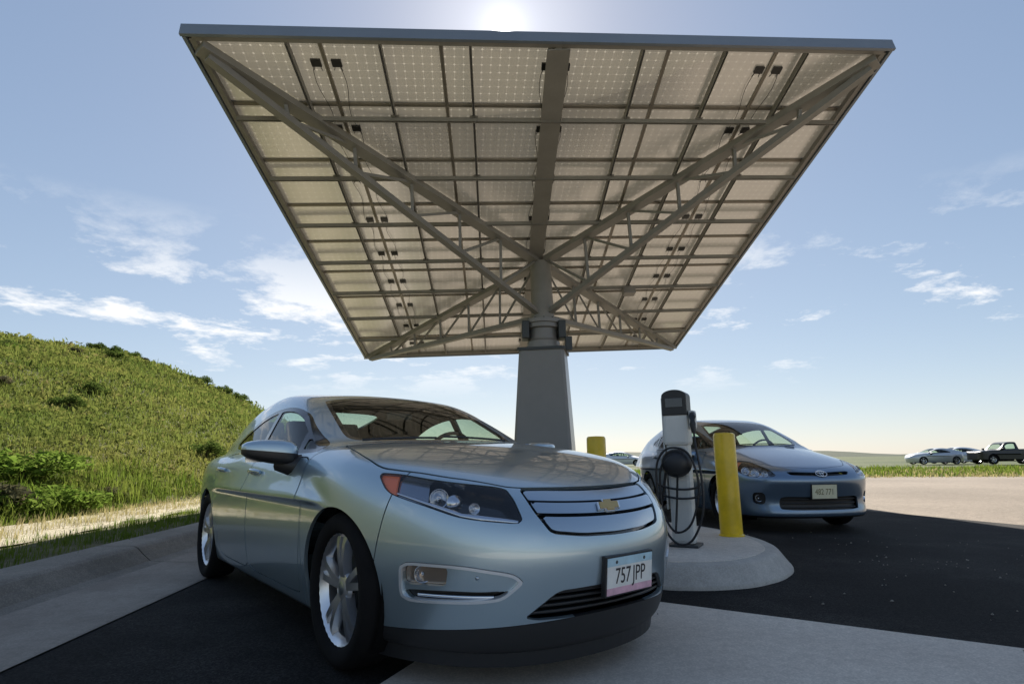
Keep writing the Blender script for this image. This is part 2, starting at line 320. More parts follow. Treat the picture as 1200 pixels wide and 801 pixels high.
M_['bezel'] = pr('bright_trim', (.72, .74, .76), .32, .55, .6)
M_['satin'] = pr('satin_alloy', (.43, .50, .56), .30, 1., .2)
M_['alloy'] = pr('alloy_rim', (.74, .75, .77), .30, .9, .5)
M_['volt_paint'] = pr('blue_silver_paint', (.41, .52, .585), .33, .80, 1.)
M_['prius_paint'] = pr('slate_blue_paint', (.165, .24, .335), .30, .72, 1.)
M_['silver_paint'] = pr('silver_paint', (.52, .54, .56), .35, .5, 1.)
M_['white_paint'] = pr('pale_silver_paint', (.70, .72, .74), .35, .3, 1.)
M_['dark_paint'] = pr('dark_paint', (.008, .009, .010), .3, 0, .25)
M_['lining'] = pr('interior_dark', (.028, .027, .025), .8)
M_['seat'] = pr('seat_cloth', (.035, .033, .03), .85)
M_['glass'] = glass('window_glass', (.70, .84, .76)); M_['ws_glass'] = glass('windscreen_glass', (.72, .80, .70))
M_['clear_bowl'] = pr('clear_lamp_bowl', (.34, .36, .40), .22, 1.)
M_['lens'] = glass('lamp_lens', (.86, .88, .91), 1.62)
M_['amber'] = pr('amber_reflector', (1., .20, .05), .25, 0, .6)
M_['lampwarm'] = pr('fog_reflector', (.62, .48, .36), .22, .7)
M_['bulb'] = pr('lamp_reflector', (.70, .72, .75), .2, 1.)
M_['red'] = pr('red_lens', (.35, .012, .012), .15, 0, .7)
M_['gold'] = pr('gold_badge', (.50, .34, .12), .35, .8, .5)
M_['plate_white'] = pr('plate_white', (.74, .74, .70), .45, noise=(14, .08)); M_['plate_blue'] = pr('plate_blue', (.42, .60, .68), .45, noise=(14, .2)); M_['plate_pink'] = pr('plate_pink', (.66, .40, .48), .45, noise=(18, .25))
M_['plate_cream'] = pr('plate_cream', (.76, .72, .50), .45, noise=(14, .08)); M_['ink'] = pr('plate_ink', (.035, .03, .03), .5); M_['ink_olive'] = pr('plate_ink_olive', (.20, .17, .07), .5)
M_['yellow'] = pr('yellow_sleeve', (.74, .49, .008), .38, 0, .25, (4.5, .20, 9), (30, .05, .004))
M_['charger_white'] = pr('charger_grey_white', (.60, .60, .56), .42, noise=(5, .06)); M_['screen'] = pr('display', (.02, .022, .026), .1, 0, .6)
M_['bark'] = pr('stem', (.07, .05, .03), .9, noise=(20, .3))
M_['grass'] = leaf_mat('hill_grass', [(.30, (.055, .09, .02)), (.42, (.105, .145, .032)), (.53, (.155, .185, .044)), (.64, (.23, .22, .065)), (.76, (.28, .22, .095))], .16, .45)
M_['lush'] = leaf_mat('lush_grass', [(.3, (.06, .11, .015)), (.5, (.12, .17, .025)), (.7, (.20, .22, .05))], .9, .5)
M_['dry'] = leaf_mat('dry_grass', [(.3, (.24, .20, .09)), (.5, (.36, .31, .15)), (.7, (.30, .30, .10))], 1.3, .4)
M_['leaf'] = leaf_mat('shrub_leaf', [(.3, (.05, .08, .018)), (.5, (.085, .125, .028)), (.72, (.13, .16, .045))], 1.6, .4)
M_['leaf2'] = leaf_mat('bright_leaf', [(.3, (.06, .11, .016)), (.5, (.12, .19, .03)), (.72, (.20, .25, .06))], 1.6, .5)
M_['brush'] = leaf_mat('low_brush', [(.32, (.08, .115, .028)), (.45, (.13, .155, .036)), (.55, (.18, .19, .052)), (.68, (.21, .165, .08))], .7, .4)
M_['sage'] = leaf_mat('sage_leaf', [(.3, (.06, .06, .03)), (.5, (.10, .10, .055)), (.72, (.16, .12, .075))], 2., .3)
# ------------------------------------------------------------------ mesh helpers
def tag(o, label, cat, group=None):
    o['label'] = label; o['category'] = cat
    if group: o['group'] = group
    return o
def empty(name, loc=(0, 0, 0), rz=0):
    o = bpy.data.objects.new(name, None); COL.objects.link(o); o.location = loc; o.rotation_euler = (0, 0, rz); o.empty_display_size = .2; return o
def link(name, me, m, parent=None, kind=None):
    o = bpy.data.objects.new(name, me); COL.objects.link(o)
    if m is not None:
        for q in (m if isinstance(m, (list, tuple)) else [m]): me.materials.append(M_[q])
    if parent is not None: o.parent = parent
    if kind: o['kind'] = kind
    return o
def copy_tree(o, parent=None):
    c = o.copy(); COL.objects.link(c); c.parent = parent
    for ch in list(o.children): copy_tree(ch, c)
    return c
class MB:
    def __init__(s): s.v, s.f, s.sm, s.mi = [], [], [], []
    def add(s, V, Fc, smooth=False, mi=0):
        n = len(s.v); s.v += [tuple(p) for p in V]; s.f += [tuple(i+n for i in q) for q in Fc]; s.sm += [smooth]*len(Fc); s.mi += [mi]*len(Fc); return s
    def box(s, lo, hi, M=None, mi=0, taper=1.):
        (a, b, c), (d, e, f) = lo, hi; cx, cy = (a+d)/2, (b+e)/2
        V = [Vector(q) for q in ((a, b, c), (d, b, c), (d, e, c), (a, e, c))]+[Vector((cx+(x-cx)*taper, cy+(y-cy)*taper, f)) for x, y in ((a, b), (d, b), (d, e), (a, e))]
        if M is not None: V = [M@q for q in V]
        return s.add(V, [(3, 2, 1, 0), (4, 5, 6, 7), (0, 1, 5, 4), (1, 2, 6, 5), (2, 3, 7, 6), (3, 0, 4, 7)], mi=mi)
    def beam(s, p, q, w, h, upv=(0, 0, 1), mi=0):
        p, q = Vector(p), Vector(q); d = (q-p); L = d.length; d.normalize(); sd = d.cross(Vector(upv)); sd.normalize(); u = sd.cross(d)
        M = Matrix(((sd.x, d.x, u.x, p.x), (sd.y, d.y, u.y, p.y), (sd.z, d.z, u.z, p.z), (0, 0, 0, 1)))
        return s.box((-w/2, 0, -h/2), (w/2, L, h/2), M, mi)
    def tube(s, pts, r, n=8, mi=0, caps=True):
        pts = [Vector(p) for p in pts]; rings = []; ref = Vector((.13, .31, .94))
        for i, p in enumerate(pts):
            d = (pts[min(i+1, len(pts)-1)]-pts[max(i-1, 0)]).normalized(); a = d.cross(ref)
            if a.length < .05: a = d.cross(Vector((1, 0, 0)))
            a.normalize(); b = d.cross(a); rr = r[i] if isinstance(r, (list, tuple)) else r
            rings.append([p+(a*math.cos(6.28318*k/n)+b*math.sin(6.28318*k/n))*rr for k in range(n)])
        V = [q for R in rings for q in R]
        Fc = [(i*n+k, i*n+(k+1) % n, (i+1)*n+(k+1) % n, (i+1)*n+k) for i in range(len(pts)-1) for k in range(n)]
        s.add(V, Fc, True, mi)
        if caps:
            s.add(rings[0], [tuple(range(n))[::-1]], mi=mi); s.add(rings[-1], [tuple(range(n))], mi=mi)
        return s
    def lathe(s, prof, n=32, axis='z', M=None, mi=0, smooth=True, close=False):
        V = []
        for r, h in prof:
            for k in range(n):
                a = 6.283185307*k/n; p = (r*math.cos(a), r*math.sin(a), h)
                if axis == 'y': p = (r*math.cos(a), h, r*math.sin(a))
                if axis == 'x': p = (h, r*math.cos(a), r*math.sin(a))
                p = Vector(p); V.append(M@p if M is not None else p)
        m = len(prof); Fc = []
        for i in range(m if close else m-1):
            j = (i+1) % m
            for k in range(n):
                q = (i*n+k, i*n+(k+1) % n, j*n+(k+1) % n, j*n+k); Fc.append(q if axis != 'y' else q[::-1])
        return s.add(V, Fc, smooth, mi)
    def build(s, name, m, parent=None, kind=None, bevel=0, sharp=None):
        me = bpy.data.meshes.new(name); me.from_pydata([tuple(p) for p in s.v], [], s.f); me.update()
        me.polygons.foreach_set('use_smooth', s.sm); me.polygons.foreach_set('material_index', s.mi)
        if bevel:
            bm = bmesh.new(); bm.from_mesh(me); bmesh.ops.bevel(bm, geom=[e for e in bm.edges if e.is_manifold and e.calc_face_angle(0) > .5], offset=bevel, segments=2, affect='EDGES', profile=.6); bm.to_mesh(me); bm.free()
        if sharp is not None: me.set_sharp_from_angle(angle=sharp)
        return link(name, me, m, parent, kind)
def np_mesh(name, V, T, smooth=True):
    me = bpy.data.meshes.new(name); V = np.asarray(V, np.float32); T = np.asarray(T, np.int32); k = T.shape[1]
    me.vertices.add(len(V)); me.vertices.foreach_set('co', V.ravel()); me.loops.add(T.size); me.loops.foreach_set('vertex_index', T.ravel())
    me.polygons.add(len(T)); me.polygons.foreach_set('loop_start', np.arange(0, T.size, k, dtype=np.int32)); me.polygons.foreach_set('loop_total', np.full(len(T), k, np.int32))
    me.polygons.foreach_set('use_smooth', np.full(len(T), smooth)); me.update(calc_edges=True); me.validate(); return me
def prism(name, poly, z0, z1, m, parent=None, kind=None, bevel=0):
    bm = bmesh.new(); b = [bm.verts.new((x, y, z0)) for x, y in poly]; t = [bm.verts.new((x, y, z1)) for x, y in poly]; n = len(poly)
    bm.faces.new(t); bm.faces.new(b[::-1])
    for i in range(n): bm.faces.new((b[i], b[(i+1) % n], t[(i+1) % n], t[i]))
    bmesh.ops.recalc_face_normals(bm, faces=bm.faces)
    if bevel: bmesh.ops.bevel(bm, geom=[e for e in bm.edges if abs(e.verts[0].co.z-z1) < 1e-5 and abs(e.verts[1].co.z-z1) < 1e-5], offset=bevel, segments=3, affect='EDGES', profile=.5)
    me = bpy.data.meshes.new(name); bm.to_mesh(me); bm.free(); return link(name, me, m, parent, kind)
def text_mesh(name, s, size, depth, m, parent, M):
    c = bpy.data.curves.new('t', 'FONT'); c.body = s; c.size = size; c.extrude = depth; c.align_x = 'CENTER'; c.align_y = 'CENTER'; c.resolution_u = 3
    o = bpy.data.objects.new('t', c); COL.objects.link(o); dg = bpy.context.evaluated_depsgraph_get(); dg.update(); me = bpy.data.meshes.new_from_object(o.evaluated_get(dg)); bpy.data.objects.remove(o, do_unlink=True)
    me.name = name; me.materials.clear(); me.transform(M); return link(name, me, m, parent)
# ------------------------------------------------------------------ terrain: one sheet out to the horizon, with the hill on the left
AZ = Spl([(-1.75, .150), (-1.2, .172), (-.95, .172), (-.732, .1645), (-.688, .1596), (-.641, .1527), (-.596, .1490), (-.551, .1400), (-.509, .1195), (-.477, .1065), (-.444, .0915), (-.406, .0700), (-.33, .033), (-.25, .008), (-.15, -.012)])
def hill_h(x, y):
    az = np.arctan2(x, y); r = np.hypot(x, y); te = np.where((az > -2.6) & (az < -.2), AZ(np.clip(az, -1.75, -.15)), 0); te = np.maximum(te, 0)*np.clip((az+2.6)/.7, 0, 1)
    rb = np.clip(6.15/np.maximum(np.sin(np.clip(-az, .2, math.pi/2)), .05), 6.2, 30); rc = 58+9*np.sin(az*5+1); top = CH+rc*te
    t = np.clip((r-rb)/(rc-rb), 0, 1); s = t*(1.12-.12*t); b = np.clip((r-rc)/120, 0, 1); z = np.where(r < rc, top*s, top*(1-b*b*(3-2*b)))
    wob = (np.sin(x*.43+y*.21)+np.sin(x*.17-y*.37+1.3)+.6*np.sin(x*.9+y*.7))*.13*np.clip((r-rb)/8, 0, 1)*np.clip(te*12, 0, 1)
    far = np.clip((r-500)/900, 0, 1)*(9+5*np.sin(az*7)+3*np.sin(az*17+1)+1.5*np.sin(az*41))*np.clip((2600-r)/900, 0, 1)
    return np.where(te > 0, z+wob, 0)+far-.05+np.where(x < -3.0, 0, 0)
az = np.concatenate([np.linspace(-math.pi, -1.2, 40), np.linspace(-1.19, -.12, 200), np.linspace(-.11, math.pi, 110)]); rr = np.concatenate([[.01], np.geomspace(1.5, 5, 6), np.linspace(5.6, 72, 150), np.geomspace(75, 6500, 50)])
A_, R_ = np.meshgrid(az, rr, indexing='ij'); X = R_*np.sin(A_); Y = R_*np.cos(A_); Z = hill_h(X, Y); nA, nR = A_.shape
ix = np.arange(nA*nR).reshape(nA, nR); Q = np.stack([ix[:-1, :-1], ix[:-1, 1:], ix[1:, 1:], ix[1:, :-1]], -1).reshape(-1, 4)[:, ::-1]
me = np_mesh('ground', np.stack([X, Y, Z], -1).reshape(-1, 3), Q); gnd = link('ground', me, ['dirt', 'far_dirt', 'far_hill'], None, 'structure')
cx = X.reshape(nA, nR); far_ = (hill_h(X, Y)[:-1, :-1] < .6).reshape(-1) & (X[:-1, :-1] > -6).reshape(-1); me.polygons.foreach_set('material_index', np.where((R_[:-1, :-1] > 330).reshape(-1), 2, far_.astype(np.int32)).astype(np.int32))
def sheet(name, poly, z, m):
    b = bmesh.new(); b.faces.new([b.verts.new((x, y, z)) for x, y in poly]); bmesh.ops.recalc_face_normals(b, faces=b.faces)
    if b.faces[:][0].normal.z < 0: bmesh.ops.reverse_faces(b, faces=b.faces[:])
    me = bpy.data.meshes.new(name); b.to_mesh(me); b.free(); return link(name, me, m, None, 'structure')
def gx(y): return -2.27-.075*(y-2.8)                                        # edge of the asphalt along the left gutter
sheet('road', [(4.6, -14), (60, -14), (60, 17.5), (30, 21.5), (14, 25.0), (4, 27.5), (-3.2, 29), (-3.0, 16)], -.012, 'old_asphalt')
sheet('asphalt_lot', [(gx(-12), -12), (12.0, -10.6), (6.48+.305*.6, 7.13), (5.81, 9.92), (4.2, 15.2), (1.5, 17.0), (gx(17), 17)], 0, 'asphalt')
sheet('concrete_pad', [(-1.25, .75), (.13, 4.46), (.95, 3.92), (2.38, 2.97), (7.2, -.24), (16, -6.1), (16, -16), (gx(-16)-.02, -16), (gx(-2.6)-.02, -2.6), (-1.95, -1.2)], .004, 'concrete')
# rolled concrete curb along the left side: gutter pan, sloped face, flat top
prof = [(0, .006), (.02, .010), (.55, .004), (.74, .010), (.86, .020), (.93, .075), (.985, .128), (1.02, .145), (1.06, .151), (1.36, .153), (1.372, .142), (1.375, -.04)]
ys = np.linspace(-6, 26, 12)
for i in range(11):
    y0, y1 = ys[i]+.006, ys[i+1]-.006; V = [(gx(y)-d, y, z) for y in (y0, (y0+y1)/2, y1) for d, z in prof]; n = len(prof)
    m = MB(); m.add(V, [(k*n+j, k*n+j+1, (k+1)*n+j+1, (k+1)*n+j)[::-1] for k in range(2) for j in range(n-1)], False)
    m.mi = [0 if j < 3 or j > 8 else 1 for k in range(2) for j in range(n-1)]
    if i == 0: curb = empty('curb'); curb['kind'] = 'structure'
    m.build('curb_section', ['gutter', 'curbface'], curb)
# verge behind the curb: soil strip, then the pale gravel shoulder
V = [];
for y in np.linspace(-6, 26, 60):
    wv = .10*math.sin(y*1.7)+.06*math.sin(y*4.1)
    for d, z in ((1.37, .118), (1.9, .125), (2.42+wv, .130)): V.append((gx(y)-d, y, z+.01*math.sin(y*3.3+d*5)))
link('verge', np_mesh('verge', V, [(k*3+j, k*3+j+1, k*3+4+j, k*3+3+j)[::-1] for k in range(59) for j in range(2)]), 'verge', None, 'structure')
V = []
for y in np.linspace(-6, 26, 60):
    wv = .10*math.sin(y*1.7)+.06*math.sin(y*4.1)
    for d, z in ((2.40+wv, .135), (3.0, .145), (3.6, .15), (4.1, .08)): V.append((gx(y)-d, y, z+.012*math.sin(y*5.1+d*7)))
link('gravel_shoulder', np_mesh('gravel_shoulder', V, [(k*4+j, k*4+j+1, k*4+5+j, k*4+4+j)[::-1] for k in range(59) for j in range(3)]), 'gravel', None, 'structure')
# island with a concrete rim and a paler raised middle
base = [(1.02, 4.27), (1.35, 4.24), (1.66, 4.31), (1.97, 4.54), (2.21, 4.86), (2.33, 5.20), (2.38, 5.62), (2.36, 6.05), (2.24, 6.55), (2.0, 7.1), (.2, 9.8), (-.9, 11.6), (-1.6, 11.2), (-1.2, 9.6), (.1, 6.1), (.72, 4.62)]
IP = chaikin(base, 2, .2); nI = len(IP)
def inset(off): return [tuple(IP[i]-np.array([t[1], -t[0]])/max(np.hypot(*t), 1e-6)*off) for i in range(nI) for t in [IP[(i+1) % nI]-IP[i-1]]]
m = MB(); lv = [(0, -.03), (0, .018), (.012, .030), (.085, .128), (.105, .146), (.13, .151), (.185, .152)]; V = [(x, y, z) for off, z in lv for x, y in inset(off)]
m.add(V, [(i*nI+k, i*nI+(k+1) % nI, (i+1)*nI+(k+1) % nI, (i+1)*nI+k) for i in range(len(lv)-1) for k in range(nI)], True); m.add(inset3 := [(x, y, .152) for x, y in inset(.185)], [tuple(range(nI))])
isl = m.build('concrete_island', 'curb'); tag(isl, 'raised concrete island with rounded nose carrying the charger and bollards', 'island')
prism('island_paving', inset(.20), .13, .1565, 'concrete', isl, None, .004)
# loose stones on the lot: far too many to pick up singly
n = 130; sx = 3.6+rng.normal(size=n)*1.1; sy = 5.3+rng.normal(size=n)*1.2; k = (np.hypot(sx-1.6, sy-5.6) > 1.3)&(sx < 6.3); sx, sy = sx[k], sy[k]; n = len(sx); r_ = rng.uniform(.003, .008, n)*rng.choice([1, 1, 1.6], n)
O = np.array([(1, 0, 0), (0, 1, 0), (-1, 0, 0), (0, -1, 0), (0, 0, 1), (0, 0, -.3)]); V = np.stack([sx, sy, r_*.3], 1)[:, None]+O[None]*r_[:, None, None]*rng.uniform(.6, 1.3, (n, 6, 1)); FT = np.array([(0, 1, 4), (1, 2, 4), (2, 3, 4), (3, 0, 4), (1, 0, 5), (2, 1, 5), (3, 2, 5), (0, 3, 5)])
link('loose_stones', np_mesh('loose_stones', V.reshape(-1, 3), (np.arange(n)[:, None, None]*6+FT[None]).reshape(-1, 3), False), 'curbface', None, 'stuff')

# saw-cut joints in the pad: shallow dark strips of dirt-filled groove
for p, q in (((2.38, 2.97), (.2, -.32)), ((5.0, 1.22), (2.82, -2.07))):
    d = Vector((q[0]-p[0], q[1]-p[1], 0)).normalized(); m = MB(); m.beam(Vector((p[0], p[1], .0042))+d*.03, Vector((q[0], q[1], .0042)), .008, .0012); o = m.build('pad_joint', 'curbface', None, 'structure')
# ------------------------------------------------------------------ solar tree: tilted canopy of modules on one column
P0, P1, P2, P3 = [Vector(p) for p in ((-4.6477, 7.3501, 6.8923), (6.195, 8.3817, 7.3186), (5.8609, 20.6315, 4.7172), (-4.9818, 19.6, 4.291))]
E1, E2 = P1-P0, P3-P0; u1, u2 = E1.normalized(), E2.normalized(); NN = E1.cross(E2).normalized(); LW, LL = E1.length, E2.length
tree = empty('solar_tree', (.77, 13.99, 0)); tag(tree, 'solar canopy of glass modules on trusses over one tapered grey column', 'solar canopy')
def cp(u, v, d=0): return P0+E1*u+E2*v+NN*d
def part(mb, name, m, parent=tree, **k):
    o = mb.build(name, m, parent, **k); o.matrix_parent_inverse = tree.matrix_world.inverted() if parent is tree else Matrix(); return o
bpy.context.view_layer.update()
TI = Matrix.Translation((-.77, -13.99, 0))
class TB(MB):                                   # geometry given in world space, stored relative to the tree's base
    def build(s, name, m, parent=None, **k):
        s.v = [tuple(Vector(p)-Vector((.77, 13.99, 0))) for p in s.v]; return MB.build(s, name, m, parent if parent is not None else tree, **k)
# fascia round the rim
fh, ft = .20, .05
for a, b in ((0, 1), (1, 2), (2, 3), (3, 0)):
    Q = (P0, P1, P2, P3); cen = (P0+P2)/2; p, q = Q[a], Q[b]; d = (q-p).normalized(); o = ((p+q)/2-cen); o = (o-d*o.dot(d)-NN*o.dot(NN)).normalized()
    t = TB(); p2, q2 = p-d*(ft+.02), q+d*(ft+.02)
    if a in (1, 3): p2, q2 = p+d*.004, q-d*.004
    t.add([p2, q2, q2+o*ft, p2+o*ft, p2+NN*fh, q2+NN*fh, q2+o*ft+NN*fh, p2+o*ft+NN*fh], [(0, 3, 2, 1), (4, 5, 6, 7), (0, 1, 5, 4), (1, 2, 6, 5), (2, 3, 7, 6), (3, 0, 4, 7)])
    t.add([p-o*.11, q-o*.11, q+o*.0, p+o*.0, p-o*.11+NN*.02, q-o*.11+NN*.02, q+NN*.02, p+NN*.02], [(0, 3, 2, 1), (4, 5, 6, 7), (0, 1, 5, 4), (2, 3, 7, 6)]) if False else None
    t.build('fascia', 'fascia')
    t = TB(); t.beam(p-o*.055+d*.06+NN*.08, q-o*.055-d*.06+NN*.08, .08, .10, NN); t.build('rim_beam', 'steel')
# modules: 6 columns x 9 rows, shared meshes
pw, pl = LW/6-.004, LL/9-.004; EM = Matrix(((u1.x, u2.x, NN.x, 0), (u1.y, u2.y, NN.y, 0), (u1.z, u2.z, NN.z, 0), (0, 0, 0, 1)))
def me_of(mb, name, mats):
    o = mb.build(name, mats); me = o.data; bpy.data.objects.remove(o, do_unlink=True); return me
b = MB(); b.box((-pw/2+.012, -pl/2+.012, .012), (pw/2-.012, pl/2-.012, .0165)); b.f = b.f; lam = MB(); lam.add([(-pw/2+.01, -pl/2+.01, .014), (pw/2-.01, -pl/2+.01, .014), (pw/2-.01, pl/2-.01, .014), (-pw/2+.01, pl/2-.01, .014)], [(0, 1, 2, 3)])
me_lam = me_of(lam, 'solar_panel', 'panel')
b = MB()
for (x0, y0, x1, y1) in ((-pw/2, -pl/2, pw/2, -pl/2+.028), (-pw/2, pl/2-.028, pw/2, pl/2), (-pw/2, -pl/2+.028, -pw/2+.028, pl/2-.028), (pw/2-.028, -pl/2+.028, pw/2, pl/2-.028)): b.box((x0, y0, -.012), (x1, y1, .028))
me_fr = me_of(b, 'module_frame', 'panel_frame')
b = MB(); b.box((-.075, -.065, -.022), (.075, .065, .0135)); b.tube([(.05, .065, .004), (.05, .11, .006), (.06, .16, .008)], .005, 5); b.tube([(-.05, .065, .004), (-.05, .10, .006), (-.07, .15, .008)], .005, 5); me_jb = me_of(b, 'junction_box', 'black')
SK = Matrix(((1, u1.dot(u2), 0, 0), (0, math.sqrt(1-u1.dot(u2)**2), 0, 0), (0, 0, 1, 0), (0, 0, 0, 1)))
for me in (me_lam, me_fr, me_jb): me.transform(SK)
y2 = NN.cross(u1); OM = Matrix(((u1.x, y2.x, NN.x, 0), (u1.y, y2.y, NN.y, 0), (u1.z, y2.z, NN.z, 0), (0, 0, 0, 1)))
for i in range(6):
    for j in range(9):
        o = bpy.data.objects.new('solar_panel', me_lam); COL.objects.link(o); o.parent = tree; o.matrix_local = TI @ Matrix.Translation(cp((i+.5)/6, (j+.5)/9, .15)) @ OM
        f = bpy.data.objects.new('module_frame', me_fr); COL.objects.link(f); f.parent = o
        jb = bpy.data.objects.new('junction_box', me_jb); COL.objects.link(jb); jb.parent = o
        sx = 1 if i in (0, 2, 4) else -1
        jb.location = (sx*(pw/2-.155), -.11*pl, 0)
        if sx < 0: jb.rotation_euler = (0, 0, 0)
for i in range(1, 6):  # strips added above the module gaps, unseen from below, to block sun leaks
    t = TB(); t.beam(cp(i/6, .003, .190), cp(i/6, .997, .190), .05, .012, NN); t.build('sun_leak_cover', 'fascia')
for j in range(1, 9):
    t = TB(); t.beam(cp(.003, j/9, .205), cp(.997, j/9, .205), .05, .012, NN); t.build('sun_leak_cover', 'fascia')
# purlins both ways under the modules
def purlin(a, b, w, h, d, name, m='steel'):
    t = TB(); p, q = cp(*a, d), cp(*b, d); t.beam(p, q, w, h, NN); dr = (q-p).normalized(); sd = dr.cross(NN)
    for s in (-1, 1): t.beam(p+sd*s*(w/2-.004)-NN*(h/2+.018), q+sd*s*(w/2-.004)-NN*(h/2+.018), .008, .036, NN)
    t.build(name, m)
for k in range(1, 8):
    if k == 4: continue
    purlin((k/8, .008), (k/8, .992), .045, .07, .080, 'purlin')
for k in range(1, 8): purlin((.008, k/8), (.992, k/8), .050, .05, .012 if k != 1 else .005, 'cross_purlin')
# wide centre beam from the front rim to the back rim, with flanges
t = TB(); t.beam(cp(.5, .006, -.02), cp(.5, .994, -.02), .36, .03, NN); t.beam(cp(.5, .006, .085), cp(.5, .994, .085), .30, .02, NN); t.beam(cp(.5, .006, .03), cp(.5, .994, .03), .10, .09, NN); t.build('centre_beam', 'steel')
# column: tapered four-sided pedestal, slewing collar, neck
cb = Vector((.77, 13.99, 0)); cz = 3.52
t = TB(); rot = Matrix.Translation(cb) @ Matrix.Rotation(math.radians(-10), 4, 'Z')
def ring(hw, z, ch=.06): return [rot@Vector((x, y, z)) for x, y in ((-hw+ch, -hw), (hw-ch, -hw), (hw, -hw+ch), (hw, hw-ch), (hw-ch, hw), (-hw+ch, hw), (-hw, hw-ch), (-hw, -hw+ch))]
lv = [(.70, .0), (.655, 1.2), (.535, 3.36), (.535, 3.42)]; V = [p for h_, z in lv for p in ring(h_, z)]
t.add(V, [(i*8+k, i*8+(k+1) % 8, i*8+8+(k+1) % 8, i*8+8+k) for i in range(len(lv)-1) for k in range(8)]); t.add(ring(.535, 3.42), [tuple(range(8))]); col = t.build('column', 'column')
t = TB(); V = ring(.575, 3.40)+ring(.575, 3.47); t.add(V, [(k, (k+1) % 8, 8+(k+1) % 8, 8+k) for k in range(8)]+[tuple(range(8, 16)), tuple(range(8))[::-1]]); t.build('cap_plate', 'darksteel', col)
t = TB(); t.lathe([(.9, 0), (.9, .10), (.0, .10)], 8, 'z', rot@Matrix.Rotation(.39, 4, 'Z'), smooth=False); t.build('base_plate', 'darksteel', col)
MC = Matrix.Translation(cb)
t = TB(); t.lathe([(.44, 3.47), (.44, 3.55), (.40, 3.56), (.40, 3.66), (.36, 3.72), (.34, 3.98), (.42, 4.0), (.42, 4.10), (.47, 4.11), (.47, 4.20), (.30, 4.22)], 32, 'z', MC); t.build('slewing_collar', 'column', sharp=.5)
for s in (-1, 1):
    t = TB(); t.box((s*.44-.09, -.34, 3.72), (s*.44+.09, .12, 4.16), MC); t.build('gear_motor', 'darksteel', bevel=.03)
t = TB(); t.box((.50, -.42, 3.40), (.66, -.24, 3.74), MC); t.build('control_box', 'darksteel', bevel=.015)
for k in range(12):
    t = TB(); a = 6.28318*k/12; t.lathe([(.022, 0), (.022, .03), (.001, .03)], 6, 'z', MC@Matrix.Translation((.42*math.cos(a), .42*math.sin(a), 4.20)), smooth=False); t.build('bolt', 'darksteel')
top = cp(.512, .508, -.06)
t = TB(); t.tube([cb+Vector((0, 0, 4.15)), (cb+Vector((0, 0, 4.15))+top)/2, top], [.29, .27, .26], 20); t.build('neck', 'steel', sharp=.6)
# four corner arms: top chord under the modules, bottom chord up from the collar, web between
bot = cb+Vector((0, 0, 4.32))
for (u, v) in ((.012, .012), (.988, .012), (.988, .988), (.012, .988)):
    tip = cp(u, v, -.03); a0 = top+(tip-top).normalized()*.20; b0 = bot+(tip-bot).normalized()*.27
    t = TB(); t.beam(a0, tip, .23, .13, NN); arm = t.build('corner_arm', 'steel')
    tip2 = top.lerp(tip, .985)-NN*.085
    t = TB(); t.beam(b0, tip2, .125, .125, NN); t.build('bottom_chord', 'steel', arm)
    n = 6
    for k in range(1, n):
        f = k/n; A = a0.lerp(tip, f); B = b0.lerp(tip2, f); A2 = a0.lerp(tip, (k+1)/n)
        if (A-B).length > .22:
            t = TB(); t.beam(A, B, .06, .06, u1); t.build('web', 'steel', arm)
        A3 = a0.lerp(tip, (k-1)/n)
        if (A-B).length > .3:
            t = TB(); t.beam(B, A3, .05, .05, u1); t.build('web', 'steel', arm)

# wiring under the modules: conduit along the seams, sagging leads between junction boxes, one combiner box
for u in (1/6, .5, 5/6):
    for s in (-1, 1):
        for j in range(9):
            v0, v1 = (j+.39)/9, min((j+1.39)/9, .985); pts = [cp(u+s*(.018+.004*math.sin(k*.8+j)), v0+(v1-v0)*k/8, .132-.018*math.sin(math.pi*k/8)*(.6+.4*math.sin(j*2.1+s))) for k in range(9)]
            t = TB(); t.tube(pts, .005, 5); t.build('panel_lead', 'cable')
t = TB(); bc = cp(.75, .625, -.215); OMt = Matrix.Translation(bc) @ OM; t.box((-.17, -.12, -.02), (.17, .12, .20), OMt); t.build('combiner_box', 'column', bevel=.02)
for k in range(1, 8):
    for q in (.125, .25, .375, .625, .75, .875):
        t = TB(); t.box((-.07, -.07, -.03), (.07, .07, -.018), Matrix.Translation(cp(q, k/8, .05)) @ OM); t.build('clip_plate', 'steel')
